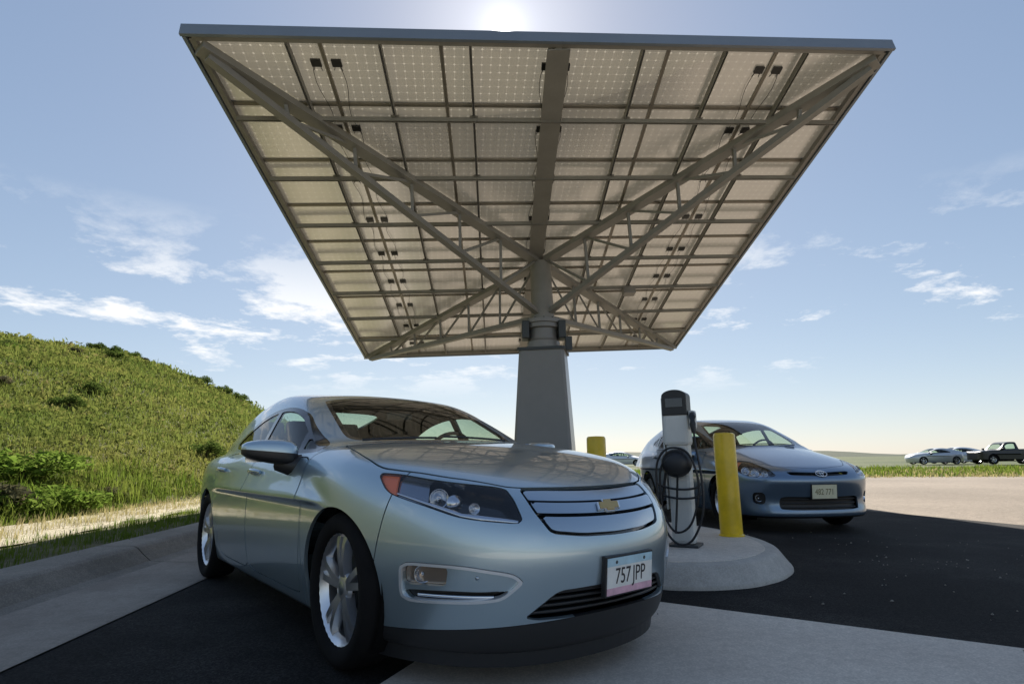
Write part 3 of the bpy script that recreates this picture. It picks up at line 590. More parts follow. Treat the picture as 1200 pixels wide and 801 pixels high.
# ------------------------------------------------------------------ cars
def shell(name, F, V, T, parent, mats, thick=.018, off=0., lid=True, rim=True):
    """a cut-out of the body surface as a plate with edges: outer skin, edge strip and inner skin"""
    if len(T) == 0: return None
    V, T = compact(V, T); V = onto(F, V, 1, off); n = normals(F, V); I = V-n*thick
    e = np.concatenate([T[:, [0, 1]], T[:, [1, 2]], T[:, [2, 0]]]); es = np.sort(e, 1)
    u, inv, cnt = np.unique(es, axis=0, return_inverse=True, return_counts=True); b = e[cnt[inv.ravel()] == 1]
    Vs, Ts, Ns, Ms = [V], [T], [n], [np.zeros(len(T), int)]; k = len(V)
    if lid: Vs.append(I); Ts.append(T[:, ::-1]+k); Ns.append(-n); Ms.append(np.ones(len(T), int)); k += len(V)
    if rim and len(b):
        q = np.stack([V[b[:, 1]], V[b[:, 0]], I[b[:, 0]], I[b[:, 1]]], 1); fn = np.cross(q[:, 1]-q[:, 0], q[:, 3]-q[:, 0]); fn /= np.maximum(np.linalg.norm(fn, axis=1), 1e-9)[:, None]
        Vs.append(q.reshape(-1, 3)); Ns.append(fn.repeat(4, 0)); j = np.arange(len(b))*4+k
        Ts += [np.stack([j, j+1, j+2], 1), np.stack([j, j+2, j+3], 1)]; Ms += [np.zeros(len(b), int)]*2
    V, T, n, mi = np.concatenate(Vs), np.concatenate(Ts), np.concatenate(Ns), np.concatenate(Ms)
    me = bpy.data.meshes.new(name); me.vertices.add(len(V)); me.vertices.foreach_set('co', V.astype(np.float32).ravel()); me.loops.add(T.size); me.loops.foreach_set('vertex_index', T.astype(np.int32).ravel())
    me.polygons.add(len(T)); me.polygons.foreach_set('loop_start', np.arange(0, T.size, 3, dtype=np.int32)); me.polygons.foreach_set('loop_total', np.full(len(T), 3, np.int32))
    me.polygons.foreach_set('use_smooth', np.ones(len(T), bool)); me.polygons.foreach_set('material_index', mi.astype(np.int32)); me.update(calc_edges=True)
    me.normals_split_custom_set_from_vertices(n.tolist())
    return link(name, me, mats, parent)
def PHI(P, s=1): return np.stack([1.1*np.arctan2(s*P[:, 1], P[:, 0]+.3), P[:, 2]], 1)
def fpoly(pts, sm=2, w=.18): return chaikin([(1.1*a, b) for a, b in pts], sm, w)
class Carver:
    def __init__(s, F, h, lo, hi): s.F = F; V, T = surface_nets(F, lo, hi, h); s.V = onto(F, V, 3); s.T = T
    def take(s, f, gap=.0025, T=None):
        """cut region f<0 out of the remaining skin (or out of T); a seam of twice gap is left open"""
        own = T is None
        def ev(T): u = np.unique(T); r = np.ones(len(s.V)); r[u] = f(s.V[u]); return r
        T = s.T if own else T; V, i, o = cut(s.V, T, ev(T)); s.V = V
        if own: s.T = o
        else: s.rest = o
        if gap:
            V, i, _ = cut(s.V, i, ev(i)+gap*2); s.V = V
        return i
def wheel(parent, x, y, R, rim, style, side, width=.195):
    """rim with spokes; tyre, hub cap and brake disc are its pieces. side = -1 right, 1 left; outer face towards side"""
    Mx = Matrix.Translation((x, y, R)) @ Matrix.Diagonal((1, side, 1, 1))
    h = width/2; m = MB()
    m.lathe([(rim*.93, -h*.9), (rim*.90, -h*.2), (rim*.88, h*.45), (rim*.93, h*.62), (rim*1.0, h*.80), (rim*1.02, h*.84), (rim*1.03, h*.78), (rim*1.0, h*.6)], 40, 'y', Mx)
    ns = 5
    for k in range(ns):
        a = 6.28318*k/ns+.35
        for d in ((-.17, .17) if style == 'twin' else (0,)):
            wd = .050 if style == 'twin' else .075
            def pt(r, an, yy): return Mx@Vector((r*math.cos(an), yy, r*math.sin(an)))
            r0, r1 = rim*.20, rim*.955
            V = []
            for (r, wi, yo, da) in ((r0, wd*.95, h*.62, d*.55), (rim*.5, wd*.85, h*.73, d*.85), (rim*.8, wd*.80, h*.74, d*.95), (r1, wd*1.05, h*.66, d)):
                for (o, yy) in ((-1, -.035), (-.72, 0), (.72, 0), (1, -.035)):
                    V.append(pt(math.hypot(r, o*wi/2), a+da+math.atan2(o*wi/2, r), yo+yy+(.004 if abs(o) < .8 else 0)))
            m.add(V, [(i*4+j, i*4+j+1, i*4+5+j, i*4+4+j) for i in range(3) for j in range(3)], False)
            m.add(V, [(i*4+j, i*4+4+j, i*4+5+j, i*4+j+1) for i in range(3) for j in range(3)], False)
    m.lathe([(0.001, h*.70), (rim*.13, h*.69), (rim*.27, h*.62), (rim*.30, h*.45)], 24, 'y', Mx)
    w_ = m.build('wheel', 'alloy', parent, sharp=.6)
    t = MB(); t.lathe([(rim*.98, -h*.85), (rim*1.06, -h*1.02), (R*.86, -h*1.06), (R*.955, -h*.95), (R*.99, -h*.75), (R, -h*.4), (R, h*.4), (R*.99, h*.75), (R*.955, h*.95), (R*.93, h*1.0), (R*.925, h*1.035), (R*.86, h*1.06), (rim*1.10, h*1.03), (rim*1.05, h*.95), (rim*1.0, h*.80), (rim*.95, h*.5)], 80, 'y', Mx)
    for g in (-.45, 0, .45): t.lathe([(R*1.0005, h*g-.005), (R*.9995, h*g-.0049), (R*.985, h*g), (R*.9995, h*g+.0049), (R*1.0005, h*g+.005)], 80, 'y', Mx)
    t.build('tyre', 'rubber', w_)
    d = MB(); d.lathe([(rim*.12, -.01), (rim*.70, -.01), (rim*.70, .012), (rim*.12, .012)], 32, 'y', Mx, close=True); d.build('brake_disc', 'darksteel', w_)
    c = MB(); c.lathe([(0.001, h*.725), (rim*.10, h*.72), (rim*.125, h*.70)], 20, 'y', Mx); c.build('hub_cap', 'satin', w_)
    for k in range(5): pass
    return w_
def seat(parent, x, y, zf=.30, wd=.50, head=True, back=.62):
    m = MB(); m.box((x-.28, y-wd/2, zf), (x+.26, y+wd/2, zf+.16)); s = m.build('seat', 'seat', parent, bevel=.05)
    M = Matrix.Translation((x-.24, y, zf+.10)) @ Matrix.Rotation(math.radians(-18), 4, 'Y')
    m = MB(); m.box((-.07, -wd/2, 0), (.07, wd/2, back), M, taper=.86); m.build('seat_back', 'seat', s, bevel=.045)
    if head:
        m = MB(); m.box((-.05, -.13, back+.05), (.05, .13, back+.23), M, taper=.9); m.build('headrest', 'seat', s, bevel=.04)
        m = MB(); [m.tube([M@Vector((0, q, back-.03)), M@Vector((0, q, back+.08))], .007, 6) for q in (-.05, .05)]; m.build('headrest_post', 'chrome', s)
def dome_sd(P, c, r): return np.linalg.norm(P[:, [0, 2]]-np.array(c), axis=1)-r
def car(name, F, sp, loc, yaw, h, label, group=None, full=True):
    root = empty(name, (loc[0], loc[1], loc[2] if len(loc) > 2 else 0), yaw); tag(root, label, 'car', group)
    paint = sp['paint']; PM = [paint, 'lining']; W = sp['wheels']; C = Carver(F, h, sp['lo'], sp['hi'])
    def sh(n, T, mats=PM, **k): return shell(n, F, C.V, T, k.pop('parent', root), mats, **k)
    # glass
    def xyp(poly): P = chaikin(poly+[(x, -y) for x, y in poly[::-1] if abs(y) > 1e-6], 2, .2); return lambda V: np.maximum(poly_sd(P, V[:, :2]), .6-V[:, 2])
    T = C.take(xyp(sp['windscreen']), .0); V2, g, trim = cut(C.V, T, xyp(sp['windscreen'])(C.V)+.028); C.V = V2
    sh('windscreen', g, ['ws_glass'], thick=.005, off=-.002, lid=False, rim=False); sh('windscreen_edge', trim, ['blackgloss', 'lining'], off=-.001)
    T = C.take(xyp(sp['rear_window']), .003); sh('rear_window', T, ['glass'], thick=.005, off=-.003, lid=False, rim=False)
    D = chaikin(sp['dlo'], 2, .2)
    for s in (-1, 1):
        f = lambda V: np.maximum(poly_sd(D, V[:, [0, 2]]), .3-s*V[:, 1]); T = C.take(f, .0)
        for (x0, z0, x1, z1), (x2, z2, x3, z3) in sp['panes']:
            def g(V):
                def hp(a, b, c, d): q = np.hypot(c-a, d-b); return ((V[:, 0]-a)*(d-b)-(V[:, 2]-b)*(c-a))/q
                return np.maximum(np.maximum(f(V)+.024, -hp(x0, z0, x1, z1)), hp(x2, z2, x3, z3))
            i = C.take(g, 0, T); T = C.rest; sh('side_window', i, ['glass'], thick=.005, off=-.006, lid=False, rim=False)
        sh('window_trim', T, ['blackgloss', 'lining'], off=-.001)
    # wheel openings
    for wx, r in ((0, sp['arch'][0]), (-W[0], sp['arch'][1])):
        C.take(lambda V: np.maximum(dome_sd(V, (wx, W[1]+.012), r), .5-np.abs(V[:, 1])), 0)
        for s in (-1, 1):
            m = MB(); n = 28
            for k in range(n):
                a0, a1 = math.pi*(-.22+1.44*k/n), math.pi*(-.22+1.44*(k+1)/n); rr = r+.012
                p = [(wx+rr*math.cos(a), W[1]+.012+rr*math.sin(a)) for a in (a0, a1)]
                m.add([(p[0][0], s*.52, p[0][1]), (p[1][0], s*.52, p[1][1]), (p[1][0], s*.80, p[1][1]), (p[0][0], s*.80, p[0][1])], [(0, 1, 2, 3)], True)
                m.add([(wx, s*.52, W[1]), (p[0][0], s*.52, p[0][1]), (p[1][0], s*.52, p[1][1])], [(0, 1, 2)])
            m.build('wheel_liner', 'liner', root)
    if full: sp['front'](C, sh, root)
    # hood, bumper, fenders, doors, hatch
    hp = chaikin(sp['hood']+[(x, -y) for x, y in sp['hood'][::-1] if abs(y) > 1e-6], 2, .2)
    sh('hood', C.take(lambda V: np.maximum(poly_sd(hp, V[:, :2]), .55-V[:, 2]), sp.get('gap', .003)))
    sh('underbody', C.take(lambda V: np.maximum(V[:, 2]-sp['sill'], V[:, 0]-.3), 0), ['black', 'black'], thick=.01)
    if full:
        sh('front_bumper', C.take(lambda V: -(V[:, 0]-.315-.22*(V[:, 2]-.5)), .0028))
        for s in (-1, 1):
            sh('fender', C.take(lambda V: np.maximum(np.maximum(poly_sd(sp['fender'], V[:, [0, 2]]), .2-s*V[:, 1]), .3-V[:, 2]*0-s*V[:, 1]), .003))
            for nm, poly, hx in (('front_door', sp['door1'], sp['handles'][0]), ('rear_door', sp['door2'], sp['handles'][1])):
                P = chaikin(poly, 2, .12); d = sh(nm, C.take(lambda V: np.maximum(poly_sd(P, V[:, [0, 2]]), .3-s*V[:, 1]), .0032))
                c = onto(F, np.array([[hx[0]+q, s*.9, hx[1]+.012*q] for q in np.linspace(-.11, .11, 7)])); n = normals(F, c)
                m = MB(); m.tube([Vector(c[i]+n[i]*(.006+.026*math.sin(math.pi*i/6)**.5)) for i in range(7)], [.011, .013, .0145, .0145, .0145, .013, .011], 8); m.build('handle', paint, d)
        tl = chaikin(sp['tail'], 2)
        for s in (-1, 1): sh('tail_light', C.take(lambda V: np.maximum(np.maximum(poly_sd(tl, V[:, [1, 2]]*np.array([s, 1])), V[:, 0]+2.9), -s*V[:, 1]), .002), ['red', 'black'])
        sh('rear_bumper', C.take(lambda V: np.maximum(V[:, 2]-.60, V[:, 0]+2.9), .002))
    sh('body_shell', C.T)
    for s in (-1, 1):
        wheel(root, 0, s*W[2], W[1], W[3], sp['style'], s); wheel(root, -W[0], s*(W[2]+.01), W[1], W[3], sp['style'], s)
    # cabin
    zb = sp['belt']
    m = MB(); m.box((-3.2, -.74, .24), (-.35, .74, .30)); m.build('cabin_floor', 'lining', root)
    m = MB(); m.box((-.95, -.70, .55), (-.42, .70, zb-.03), taper=.93); m.build('dashboard', 'lining', root, bevel=.05)
    m = MB(); m.box((-.42, -.72, .3), (-.38, .72, zb-.06)); m.build('bulkhead', 'lining', root)
    for y in (-.37, .37): seat(root, -1.55, y)
    if full:
        seat(root, -2.42, -.36, .34, .56); seat(root, -2.42, .36, .34, .56)
        m = MB(); Mw = Matrix.Translation((-1.02, .37, zb-.05)) @ Matrix.Rotation(math.radians(-64), 4, 'Y'); m.lathe([(.185+.014*math.cos(a), .014*math.sin(a)) for a in [6.28318*k/8 for k in range(8)]], 32, 'z', Mw, close=True); m.beam(Mw@Vector((0, -.18, 0)), Mw@Vector((0, .18, 0)), .05, .02); m.build('steering_wheel', 'black', root)
        m = MB(); m.box((-1.10, -.10, zb+.20), (-1.07, .10, zb+.255)); m.build('rear_view_mirror', 'black', root, bevel=.012)
    # mirrors
    for s in (-1, 1):
        mx, my, mz = sp['mirror']; Mm = Matrix.Translation((mx, s*my, mz))
        U = 20; R_ = 11; V = []; Fc = []
        for i in range(R_):
            t = math.pi*i/(R_-1); 
            for k in range(U):
                a = 6.28318*k/U; ca, sa = math.cos(a), math.sin(a); e = .55
                X = math.copysign(abs(math.sin(t)*ca)**e, ca)*(.085 if ca > 0 else .055); Z = math.copysign(abs(math.sin(t)*sa)**e, sa)*.066
                Y = -math.copysign(abs(math.cos(t))**.8, math.cos(t))*.14; tp = 1-.22*(Y/.125*1 if True else 0)
                V.append(Mm@Vector((X*tp-.02*(Y/.125), s*Y, Z*tp*(1 if Z > 0 else .92)+.012*(Y/.125))))
        Fc = [(i*U+k, i*U+(k+1) % U, (i+1)*U+(k+1) % U, (i+1)*U+k) for i in range(R_-1) for k in range(U)]
        if s > 0: Fc = [q[::-1] for q in Fc]
        m = MB(); m.add(V, Fc, True); m.mi = [1 if math.sin(6.28318*(k+.5)/U) < -.15 else 0 for i in range(R_-1) for k in range(U)]
        o = m.build('door_mirror', [paint, 'black'], root)
        m = MB(); m.tube([(mx-.02, s*(my-.06), mz-.055), (mx+.04, s*(my-.12), mz-.075), (mx+.09, s*(my-.20), mz-.085)], [.05, .06, .075], 10); m.build('mirror_arm', 'black', o)
        m = MB(); m.box((mx-.062, s*my-.105, mz-.055), (mx-.056, s*my+.105, mz+.055)); m.build('mirror_glass', 'bulb', o)
    return root, C
# --- details on the front of each car
def lamp(C, sh, root, poly, s, depth, kind):
    """headlight: clear lens, dark bowl behind it and its reflectors"""
    P = fpoly(poly, 2, .15); f = lambda V: np.maximum(poly_sd(P, PHI(V, s)), -.2-V[:, 0]*0+(.15-V[:, 0])); T = C.take(f, .0015)
    o = sh('headlight', T, ['bulb' if kind == 'prius' else 'blackgloss'], thick=-.001, off=-depth, lid=False, rim=False)
    if kind == 'volt':
        V3, a1, _ = cut(C.V, T, np.abs(PHI(C.V, s)[:, 0]/1.1)-.842); C.V = V3
        V3, a1, _ = cut(C.V, a1, .70-np.abs(PHI(C.V, s)[:, 0]/1.1)); C.V = V3; sh('clear_reflector', a1, ['clear_bowl'], thick=.03, off=-.035, lid=False, parent=o)
    V, T2 = compact(C.V, T); Vi = onto(C.F, V, 2, -.002); n = normals(C.F, Vi)
    e = np.concatenate([T2[:, [0, 1]], T2[:, [1, 2]], T2[:, [2, 0]]]); u, inv, cnt = np.unique(np.sort(e, 1), axis=0, return_inverse=True, return_counts=True); b = e[cnt[inv.ravel()] == 1]
    m = MB(); q = [(Vi[i], Vi[j], Vi[j]-n[j]*depth, Vi[i]-n[i]*depth) for i, j in b]
    for c in q: m.add(c, [(0, 1, 2, 3)], True)
    V3, am, _ = cut(C.V, T, 1.1*.845-np.abs(PHI(C.V, s)[:, 0])); C.V = V3; sh('turn_signal', am, ['amber'], thick=.01, off=-.018, lid=False, parent=o)
    m.build('lamp_wall', 'blackgloss', o); sh('lens', T, ['lens'], thick=.003, off=-.002, lid=False, rim=False, parent=o)
    return o
def on_front(F, phi, z, s=-1, x0=.75):
    """point and normal on the body front at angle phi and height z"""
    r = np.linspace(.5, 1.5, 400); P = np.stack([-.3+r*math.cos(phi), r*math.sin(phi), np.full(400, z)], 1); i = np.argmax(F(P) > 0); p = onto(F, P[i:i+1], 4)[0]; return Vector(p), Vector(normals(F, p[None])[0])
def frame_at(p, n, upv=(0, 0, 1)):
    n = n.normalized(); x = Vector(upv).cross(n).normalized(); y = n.cross(x); return Matrix(((x.x, y.x, n.x, p.x), (x.y, y.y, n.y, p.y), (x.z, y.z, n.z, p.z), (0, 0, 0, 1)))
def reflector(parent, F, phi, z, r, name, m, inset, s=1, bowl=True, sq=1.):
    p, n = on_front(F, phi*s, z); n = Vector((n.x+.5, n.y*.6, n.z*.3)).normalized(); M = frame_at(p-n*inset, n) @ Matrix.Diagonal((sq, 1, 1, 1)); q = MB()
    if bowl: q.lathe([(r*.12, -r*.5), (r*.5, -r*.38), (r*.85, -.1*r), (r, .22*r), (r*1.04, .22*r), (r*1.05, 0)], 24, 'z', M); q.lathe([(.001, r*.05), (r*.2, 0), (r*.26, -r*.2), (r*.2, -r*.45)], 16, 'z', M)
    else: q.lathe([(.001, r*.55), (r*.45, r*.45), (r*.8, r*.2), (r, 0), (r*1.1, -.05*r), (r*1.12, -.5*r)], 24, 'z', M)
    return q.build(name, m, parent)
def plate(root, p, n, wd, ht, s, mats, ink, tops=True):
    n = Vector((n.x, n.y, n.z*.5)); M = frame_at(p, n); a, b = wd/2, ht/2
    m = MB(); m.box((-a-.008, -b-.008, -.02), (a+.008, b+.008, .004), M); m.build('plate_holder', 'black', root, bevel=.003)
    k = MB(); e = 12; G = []
    ys = [-b, -b*.62, b*.55, b]
    for i, mi in ((0, 2), (1, 0), (2, 1)):
        k.box((-a, ys[i], .004), (a, ys[i+1], .0075), M, mi if tops else 0)
    o = k.build('license_plate', mats, root)
    text_mesh('plate_number', s, ht*.62, .0006, ink, o, M@Matrix.Translation((0, -b*.05, .0082))@Matrix.Diagonal((.74, 1, 1, 1)))
    if tops:
        for sx in (-1, 1): q = MB(); q.lathe([(.001, .0095), (.006, .0093), (.0075, .0076)], 10, 'z', M@Matrix.Translation((sx*a*.62, b*.76, 0))); q.build('plate_screw', 'darksteel', o)
    return o
def volt_front(C, sh, root):
    F = C.F
    # black lower valance, deep air dam, lower intake
    sh('lower_valance', C.take(lambda V: np.maximum(V[:, 2]-(.287-.055*(V[:, 1]/.8)**2), .31-V[:, 0]), .001), ['black', 'black'])
    m = MB(); ph = np.linspace(-1.02, 1.02, 41); top = [on_front(F, a, .215) for a in ph]; 
    for i in range(40):
        (p, n), (q, k) = top[i], top[i+1]; a0, a1 = p-n*.035, q-k*.035; b0, b1 = Vector((a0.x-.02, a0.y*.985, .102)), Vector((a1.x-.02, a1.y*.985, .102)); c0, c1 = b0-Vector((.012, 0, 0)), b1-Vector((.012, 0, 0)); d0, d1 = a0-Vector((.012, 0, 0)), a1-Vector((.012, 0, 0))
        m.add([a0, a1, b1, b0], [(0, 3, 2, 1)], True); m.add([b0, b1, c1, c0], [(0, 3, 2, 1)]); m.add([c0, c1, d1, d0], [(0, 3, 2, 1)], True)
    m.build('air_dam', 'black', root)
    P = fpoly([(-.375, .283), (-.25, .392), (-.1, .397), (.1, .397), (.25, .392), (.375, .283)], 2, .1)
    T = C.take(lambda V: np.maximum(poly_sd(P, PHI(V)), .3-V[:, 0]), .001); o = sh('lower_grille', T, ['liner', 'liner'], off=-.05, lid=False, rim=False)
    for z in (.305, .33, .355, .378):
        pts = [on_front(F, a, z) for a in np.linspace(-.355+(z-.285)*1.0, .355-(z-.285)*1.0, 17)]; m = MB(); m.tube([p-n*.022 for p, n in pts], .007, 6); m.build('slat', 'black', o)
    m = MB(); pp = [on_front(F, a, b) for a, b in [(-.375+.0, .285), (-.25, .392), (-.1, .397), (.1, .397), (.25, .392), (.375, .285)]]; 
    m.tube([p-n*.012 for p, n in pp], .012, 6); m.build('grille_rim', 'black', o)
    # grille: three satin bars over a dark recess
    def arc(z0, dz): return lambda V: V[:, 2]-(z0+dz*(V[:, 1]/.36)**2)
    G = fpoly([(-.352, .783), (-.18, .779), (0, .777), (.18, .779), (.352, .783), (.318, .688), (.272, .606), (.15, .588), (0, .583), (-.15, .588), (-.272, .606), (-.318, .688)], 2, .12)
    fg = lambda V: np.maximum(poly_sd(G, PHI(V)), .3-V[:, 0]); T = C.take(fg, .0)
    g = sh('grille', T, ['blackgloss', 'blackgloss'], off=-.03, lid=False, rim=False)
    for nm, lo, hi, ins in (('grille_bar', .724, .763, .011), ('grille_bar', .673, .713, .009), ('grille_bar', .605, .6620, .015)):
        fb = lambda V: np.maximum(np.maximum(fg(V)+ins, -arc(lo, .012)(V) if lo > .61 else -arc(lo-.008, .0)(V)), arc(hi, .012)(V))
        V, i, _ = cut(C.V, T, fb(C.V)); C.V = V; sh(nm, i, ['satin', 'black'], off=.001 if lo > .67 and lo < .7 else -.004, thick=.02, parent=g)
        V, e, _ = cut(C.V, i, fb(C.V)*0+(np.abs(PHI(C.V)[:, 0])*-1+.30-(.05 if lo < .65 else 0))); C.V = V
    p, n = on_front(F, 0.0, .694); M = frame_at(p+n*.002, n)
    a, b, c, d, e = .064, .022, .026, .034, .010
    bt = [(-a, -b*.75), (-a+.012, b*.75), (-c+.004, b*.75), (-c+.006, d*.8), (c, d*.8), (c-.002, b*.75), (a+.0, b*.75), (a-.012, -b*.75), (c-.006, -b*.75), (c-.008, -d*.8), (-c-.002, -d*.8), (-c, -b*.75)]
    for nm, k, z0, z1, mm in (('badge_rim', 1.16, 0, .010, 'chrome'), ('badge', 1., .004, .014, 'gold')):
        o = prism(nm, [(x*k, y*k) for x, y in bt], z0, z1, mm, g, bevel=.003); o.data.transform(M)
    p, n = on_front(F, .035, .427); plate(root, p+n*.012, n, .290, .145, '757\u2009JPP', ['plate_white', 'plate_blue', 'plate_pink'], 'ink')
    # headlights and fog lamps
    H = [(-.955, .848), (-.880, .764), (-.694, .712), (-.582, .674), (-.51, .661), (-.357, .645), (-.378, .738), (-.400, .784), (-.635, .812), (-.83, .842)]
    FB = [(-.802, .502), (-.80, .367), (-.755, .344), (-.51, .352), (-.429, .365), (-.362, .432), (-.40, .468), (-.567, .497)]
    FL = [(-.790, .492), (-.788, .412), (-.620, .412), (-.612, .490)]
    SL = [(-.785, .392), (-.755, .356), (-.51, .363), (-.435, .376), (-.405, .40), (-.50, .394), (-.60, .396)]
    for s in (1, -1):                      # s=1: the right-hand lamp (y<0)
        o = lamp(C, sh, root, H, s, .075, 'volt'); sg = -s
        for ph, z, r, ins, bw in ((-.64, .747, .038, .055, True), (-.575, .730, .032, .060, False), (-.505, .708, .022, .062, True)):
            reflector(o, F, ph*s, z, r, 'reflector', 'bulb', ins, 1, bw)
        pts = [on_front(F, ph*s, z) for ph, z in ((-.86, .772), (-.69, .725), (-.57, .684), (-.50, .673), (-.375, .659))]; m = MB(); m.tube([p-n*.024 for p, n in pts], [.006, .009, .013, .017, .012], 8); m.build('chrome_strip', 'bulb', o)
        B = fpoly(FB, 2, .16); L = fpoly(FL, 2, .1); S = fpoly(SL, 2, .15)
        fB = lambda V: np.maximum(poly_sd(B, PHI(V, s)), .2-V[:, 0])
        T = C.take(fB, .001)
        V, inn, ring = cut(C.V, T, fB(C.V)+.013); C.V = V; b = sh('fog_lamp_bezel', ring, ['bezel', 'black'], off=.006, thick=.03)
        V, lam, rest = cut(C.V, inn, poly_sd(L, PHI(C.V, s))); C.V = V; V, slo, rest = cut(C.V, rest, poly_sd(S, PHI(C.V, s))); C.V = V
        sh('bezel_panel', rest, PM_(root), off=-.012, thick=.02, parent=b); sh('bezel_slot', slo, ['black', 'black'], off=-.045, lid=False, rim=False, parent=b)
        sh('fog_lens', lam, ['lens'], off=-.010, lid=False, rim=False, parent=b); sh('fog_bowl', lam, ['lampwarm'], off=-.045, lid=False, rim=False, parent=b)
        reflector(b, F, -.70*s, .452, .034, 'fog_bulb', 'bulb', .034, 1, True)
        pts = [on_front(F, ph*s, .371) for ph in np.linspace(-.73, -.46, 9)]; m = MB(); m.tube([p-n*.02 for p, n in pts], .007, 8); m.build('chrome_strip', 'chrome', b)
        pts, n = on_front(F, -.515*s, .447); m = MB(); m.lathe([(.001, .004), (.008, .003), (.0095, -.01)], 14, 'z', frame_at(pts-n*.010, n)); m.build('parking_sensor', 'satin', b)
    # wipers
    for y0, y1 in ((.42, -.05), (-.12, -.55)):
        x = np.linspace(0, 1, 9); P = onto(F, np.array([[-.36-.20*(y0+(y1-y0)*t)**2-.035*t, y0+(y1-y0)*t, 1.03] for t in x])); n = normals(F, P); m = MB(); m.tube([Vector(P[i]+n[i]*.012) for i in range(9)], .007, 6); m.build('wiper', 'black', root)
    p = onto(F, np.array([[-2.75, 0, 1.25]]))[0]; m = MB(); m.tube([p, p+np.array([-.05, 0, .09]), p+np.array([-.10, 0, .16])], [.014, .007, .004], 8); m.build('antenna', 'black', root)
def PM_(root): return ['volt_paint', 'lining']
def prius_front(C, sh, root):
    F = C.F
    sh('lower_valance', C.take(lambda V: np.maximum(V[:, 2]-.195, .31-V[:, 0]), .001), ['black', 'black'])
    for nm, poly in (('lower_grille', [(-.41, .425), (-.435, .345), (-.42, .268), (.42, .268), (.435, .345), (.41, .425), (0, .415)]), ('grille', [(-.350, .712), (-.30, .668), (0, .655), (.30, .668), (.350, .712), (0, .697)])):
        P = fpoly(poly, 2, .14); T = C.take(lambda V: np.maximum(poly_sd(P, PHI(V)), .3-V[:, 0]), .001); o = sh(nm, T, ['black', 'black'], off=-.045, lid=False, rim=False)
        for z in ((.30, .345, .388) if nm == 'lower_grille' else (.683,)):
            e = .40 if nm == 'lower_grille' else .27; pts = [on_front(F, a, z) for a in np.linspace(-e, e, 15)]; m = MB(); m.tube([p-n*.02 for p, n in pts], .008, 6); m.build('slat', 'black', o)
    p, n = on_front(F, 0, .683); M = frame_at(p+n*.006, n); m = MB()
    for rx, ry, cx, cy in ((.068, .046, 0, 0), (.046, .017, 0, .020), (.017, .040, 0, 0)):
        m.tube([M@Vector((cx+rx*math.cos(a), cy+ry*math.sin(a), 0)) for a in [6.28318*k/24 for k in range(25)]], .0055, 6, caps=False)
    m.build('badge', 'chrome', root)
    p, n = on_front(F, .0, .482); plate(root, p+n*.010, n, .310, .160, '482 771', ['plate_cream', 'plate_cream', 'plate_cream'], 'ink_olive', False)
    H = [(-.935, .850), (-.845, .715), (-.66, .640), (-.425, .655), (-.50, .745), (-.69, .822)]
    FG = [(-.675, .47), (-.68, .335), (-.555, .33), (-.55, .47)]
    for s in (1, -1):
        o = lamp(C, sh, root, H, s, .07, 'prius')
        for ph, z, r, ins, bw in ((-.53, .690, .036, .045, True), (-.625, .702, .046, .045, True), (-.73, .725, .046, .045, True)): reflector(o, F, ph*s, z, r, 'reflector', 'bulb', ins, 1, bw)
        P = fpoly(FG, 2, .2); T = C.take(lambda V: np.maximum(poly_sd(P, PHI(V, s)), .2-V[:, 0]), .001); b = sh('fog_lamp', T, ['black', 'black'], off=-.03, lid=False, rim=False)
        reflector(b, F, -.61*s, .40, .040, 'fog_bulb', 'bulb', .032, 1, True)
    x = np.linspace(0, 1, 9); P = onto(F, np.array([[-.32-.20*(.5-1.0*t)**2, .5-1.0*t, 1.06] for t in x])); n = normals(F, P); m = MB(); m.tube([Vector(P[i]+n[i]*.012) for i in range(9)], .007, 6); m.build('wiper', 'black', root)
VS = dict(paint='volt_paint', lo=(-3.72, -1.0, .08), hi=(1.1, 1.0, 1.52), wheels=(2.685, .334, .757, .238), arch=(.347, .347), style='twin', belt=.97, sill=.19, front=volt_front, gap=.0035,
    windscreen=[(-.335, 0), (-.355, .2), (-.42, .42), (-.52, .56), (-.60, .595), (-.85, .565), (-1.08, .53), (-1.20, .50), (-1.255, .3), (-1.27, 0)],
    rear_window=[(-2.35, 0), (-2.36, .40), (-2.46, .50), (-3.05, .44), (-3.15, .36), (-3.18, 0)],
    hood=[(.805, 0), (.80, .15), (.735, .40), (.64, .51), (.535, .612), (.37, .715), (.24, .772), (.05, .768), (-.15, .735), (-.36, .69), (-.43, .62), (-.39, .52), (-.30, .3), (-.262, 0)],
    dlo=[(-.42, .945), (-.62, 1.02), (-.80, 1.10), (-.99, 1.19), (-1.15, 1.238), (-1.35, 1.256), (-1.6, 1.248), (-1.85, 1.21), (-2.1, 1.14), (-2.36, 1.045), (-2.32, 1.0), (-2.1, .985), (-1.4, .955), (-.8, .940)],
    panes=[((-.60, .90, -.905, 1.25), (-.1, .9, -.1, 1.3)), ((-1.405, .9, -1.445, 1.3), (-.645, .90, -.95, 1.25)), ((-3, .9, -3, 1.3), (-1.475, .9, -1.515, 1.3))],
    fender=[(-.40, .15), (.6, .15), (.6, 1.0), (-.30, 1.0), (-.445, .93), (-.40, .7)],
    door1=[(-.452, .925), (-.41, .75), (-.41, .55), (-.45, .30), (-.47, .235), (-1.43, .235), (-1.43, .5), (-1.40, .935), (-.9, .925)], door2=[(-1.408, .936), (-1.437, .5), (-1.437, .235), (-2.18, .235), (-2.30, .45), (-2.42, .62), (-2.40, .95), (-2.1, .965)],
    handles=((-1.25, .835), (-2.22, .845)), tail=[(.45, .95), (.78, .90), (.80, .70), (.52, .74)], mirror=(-.69, .985, .952))
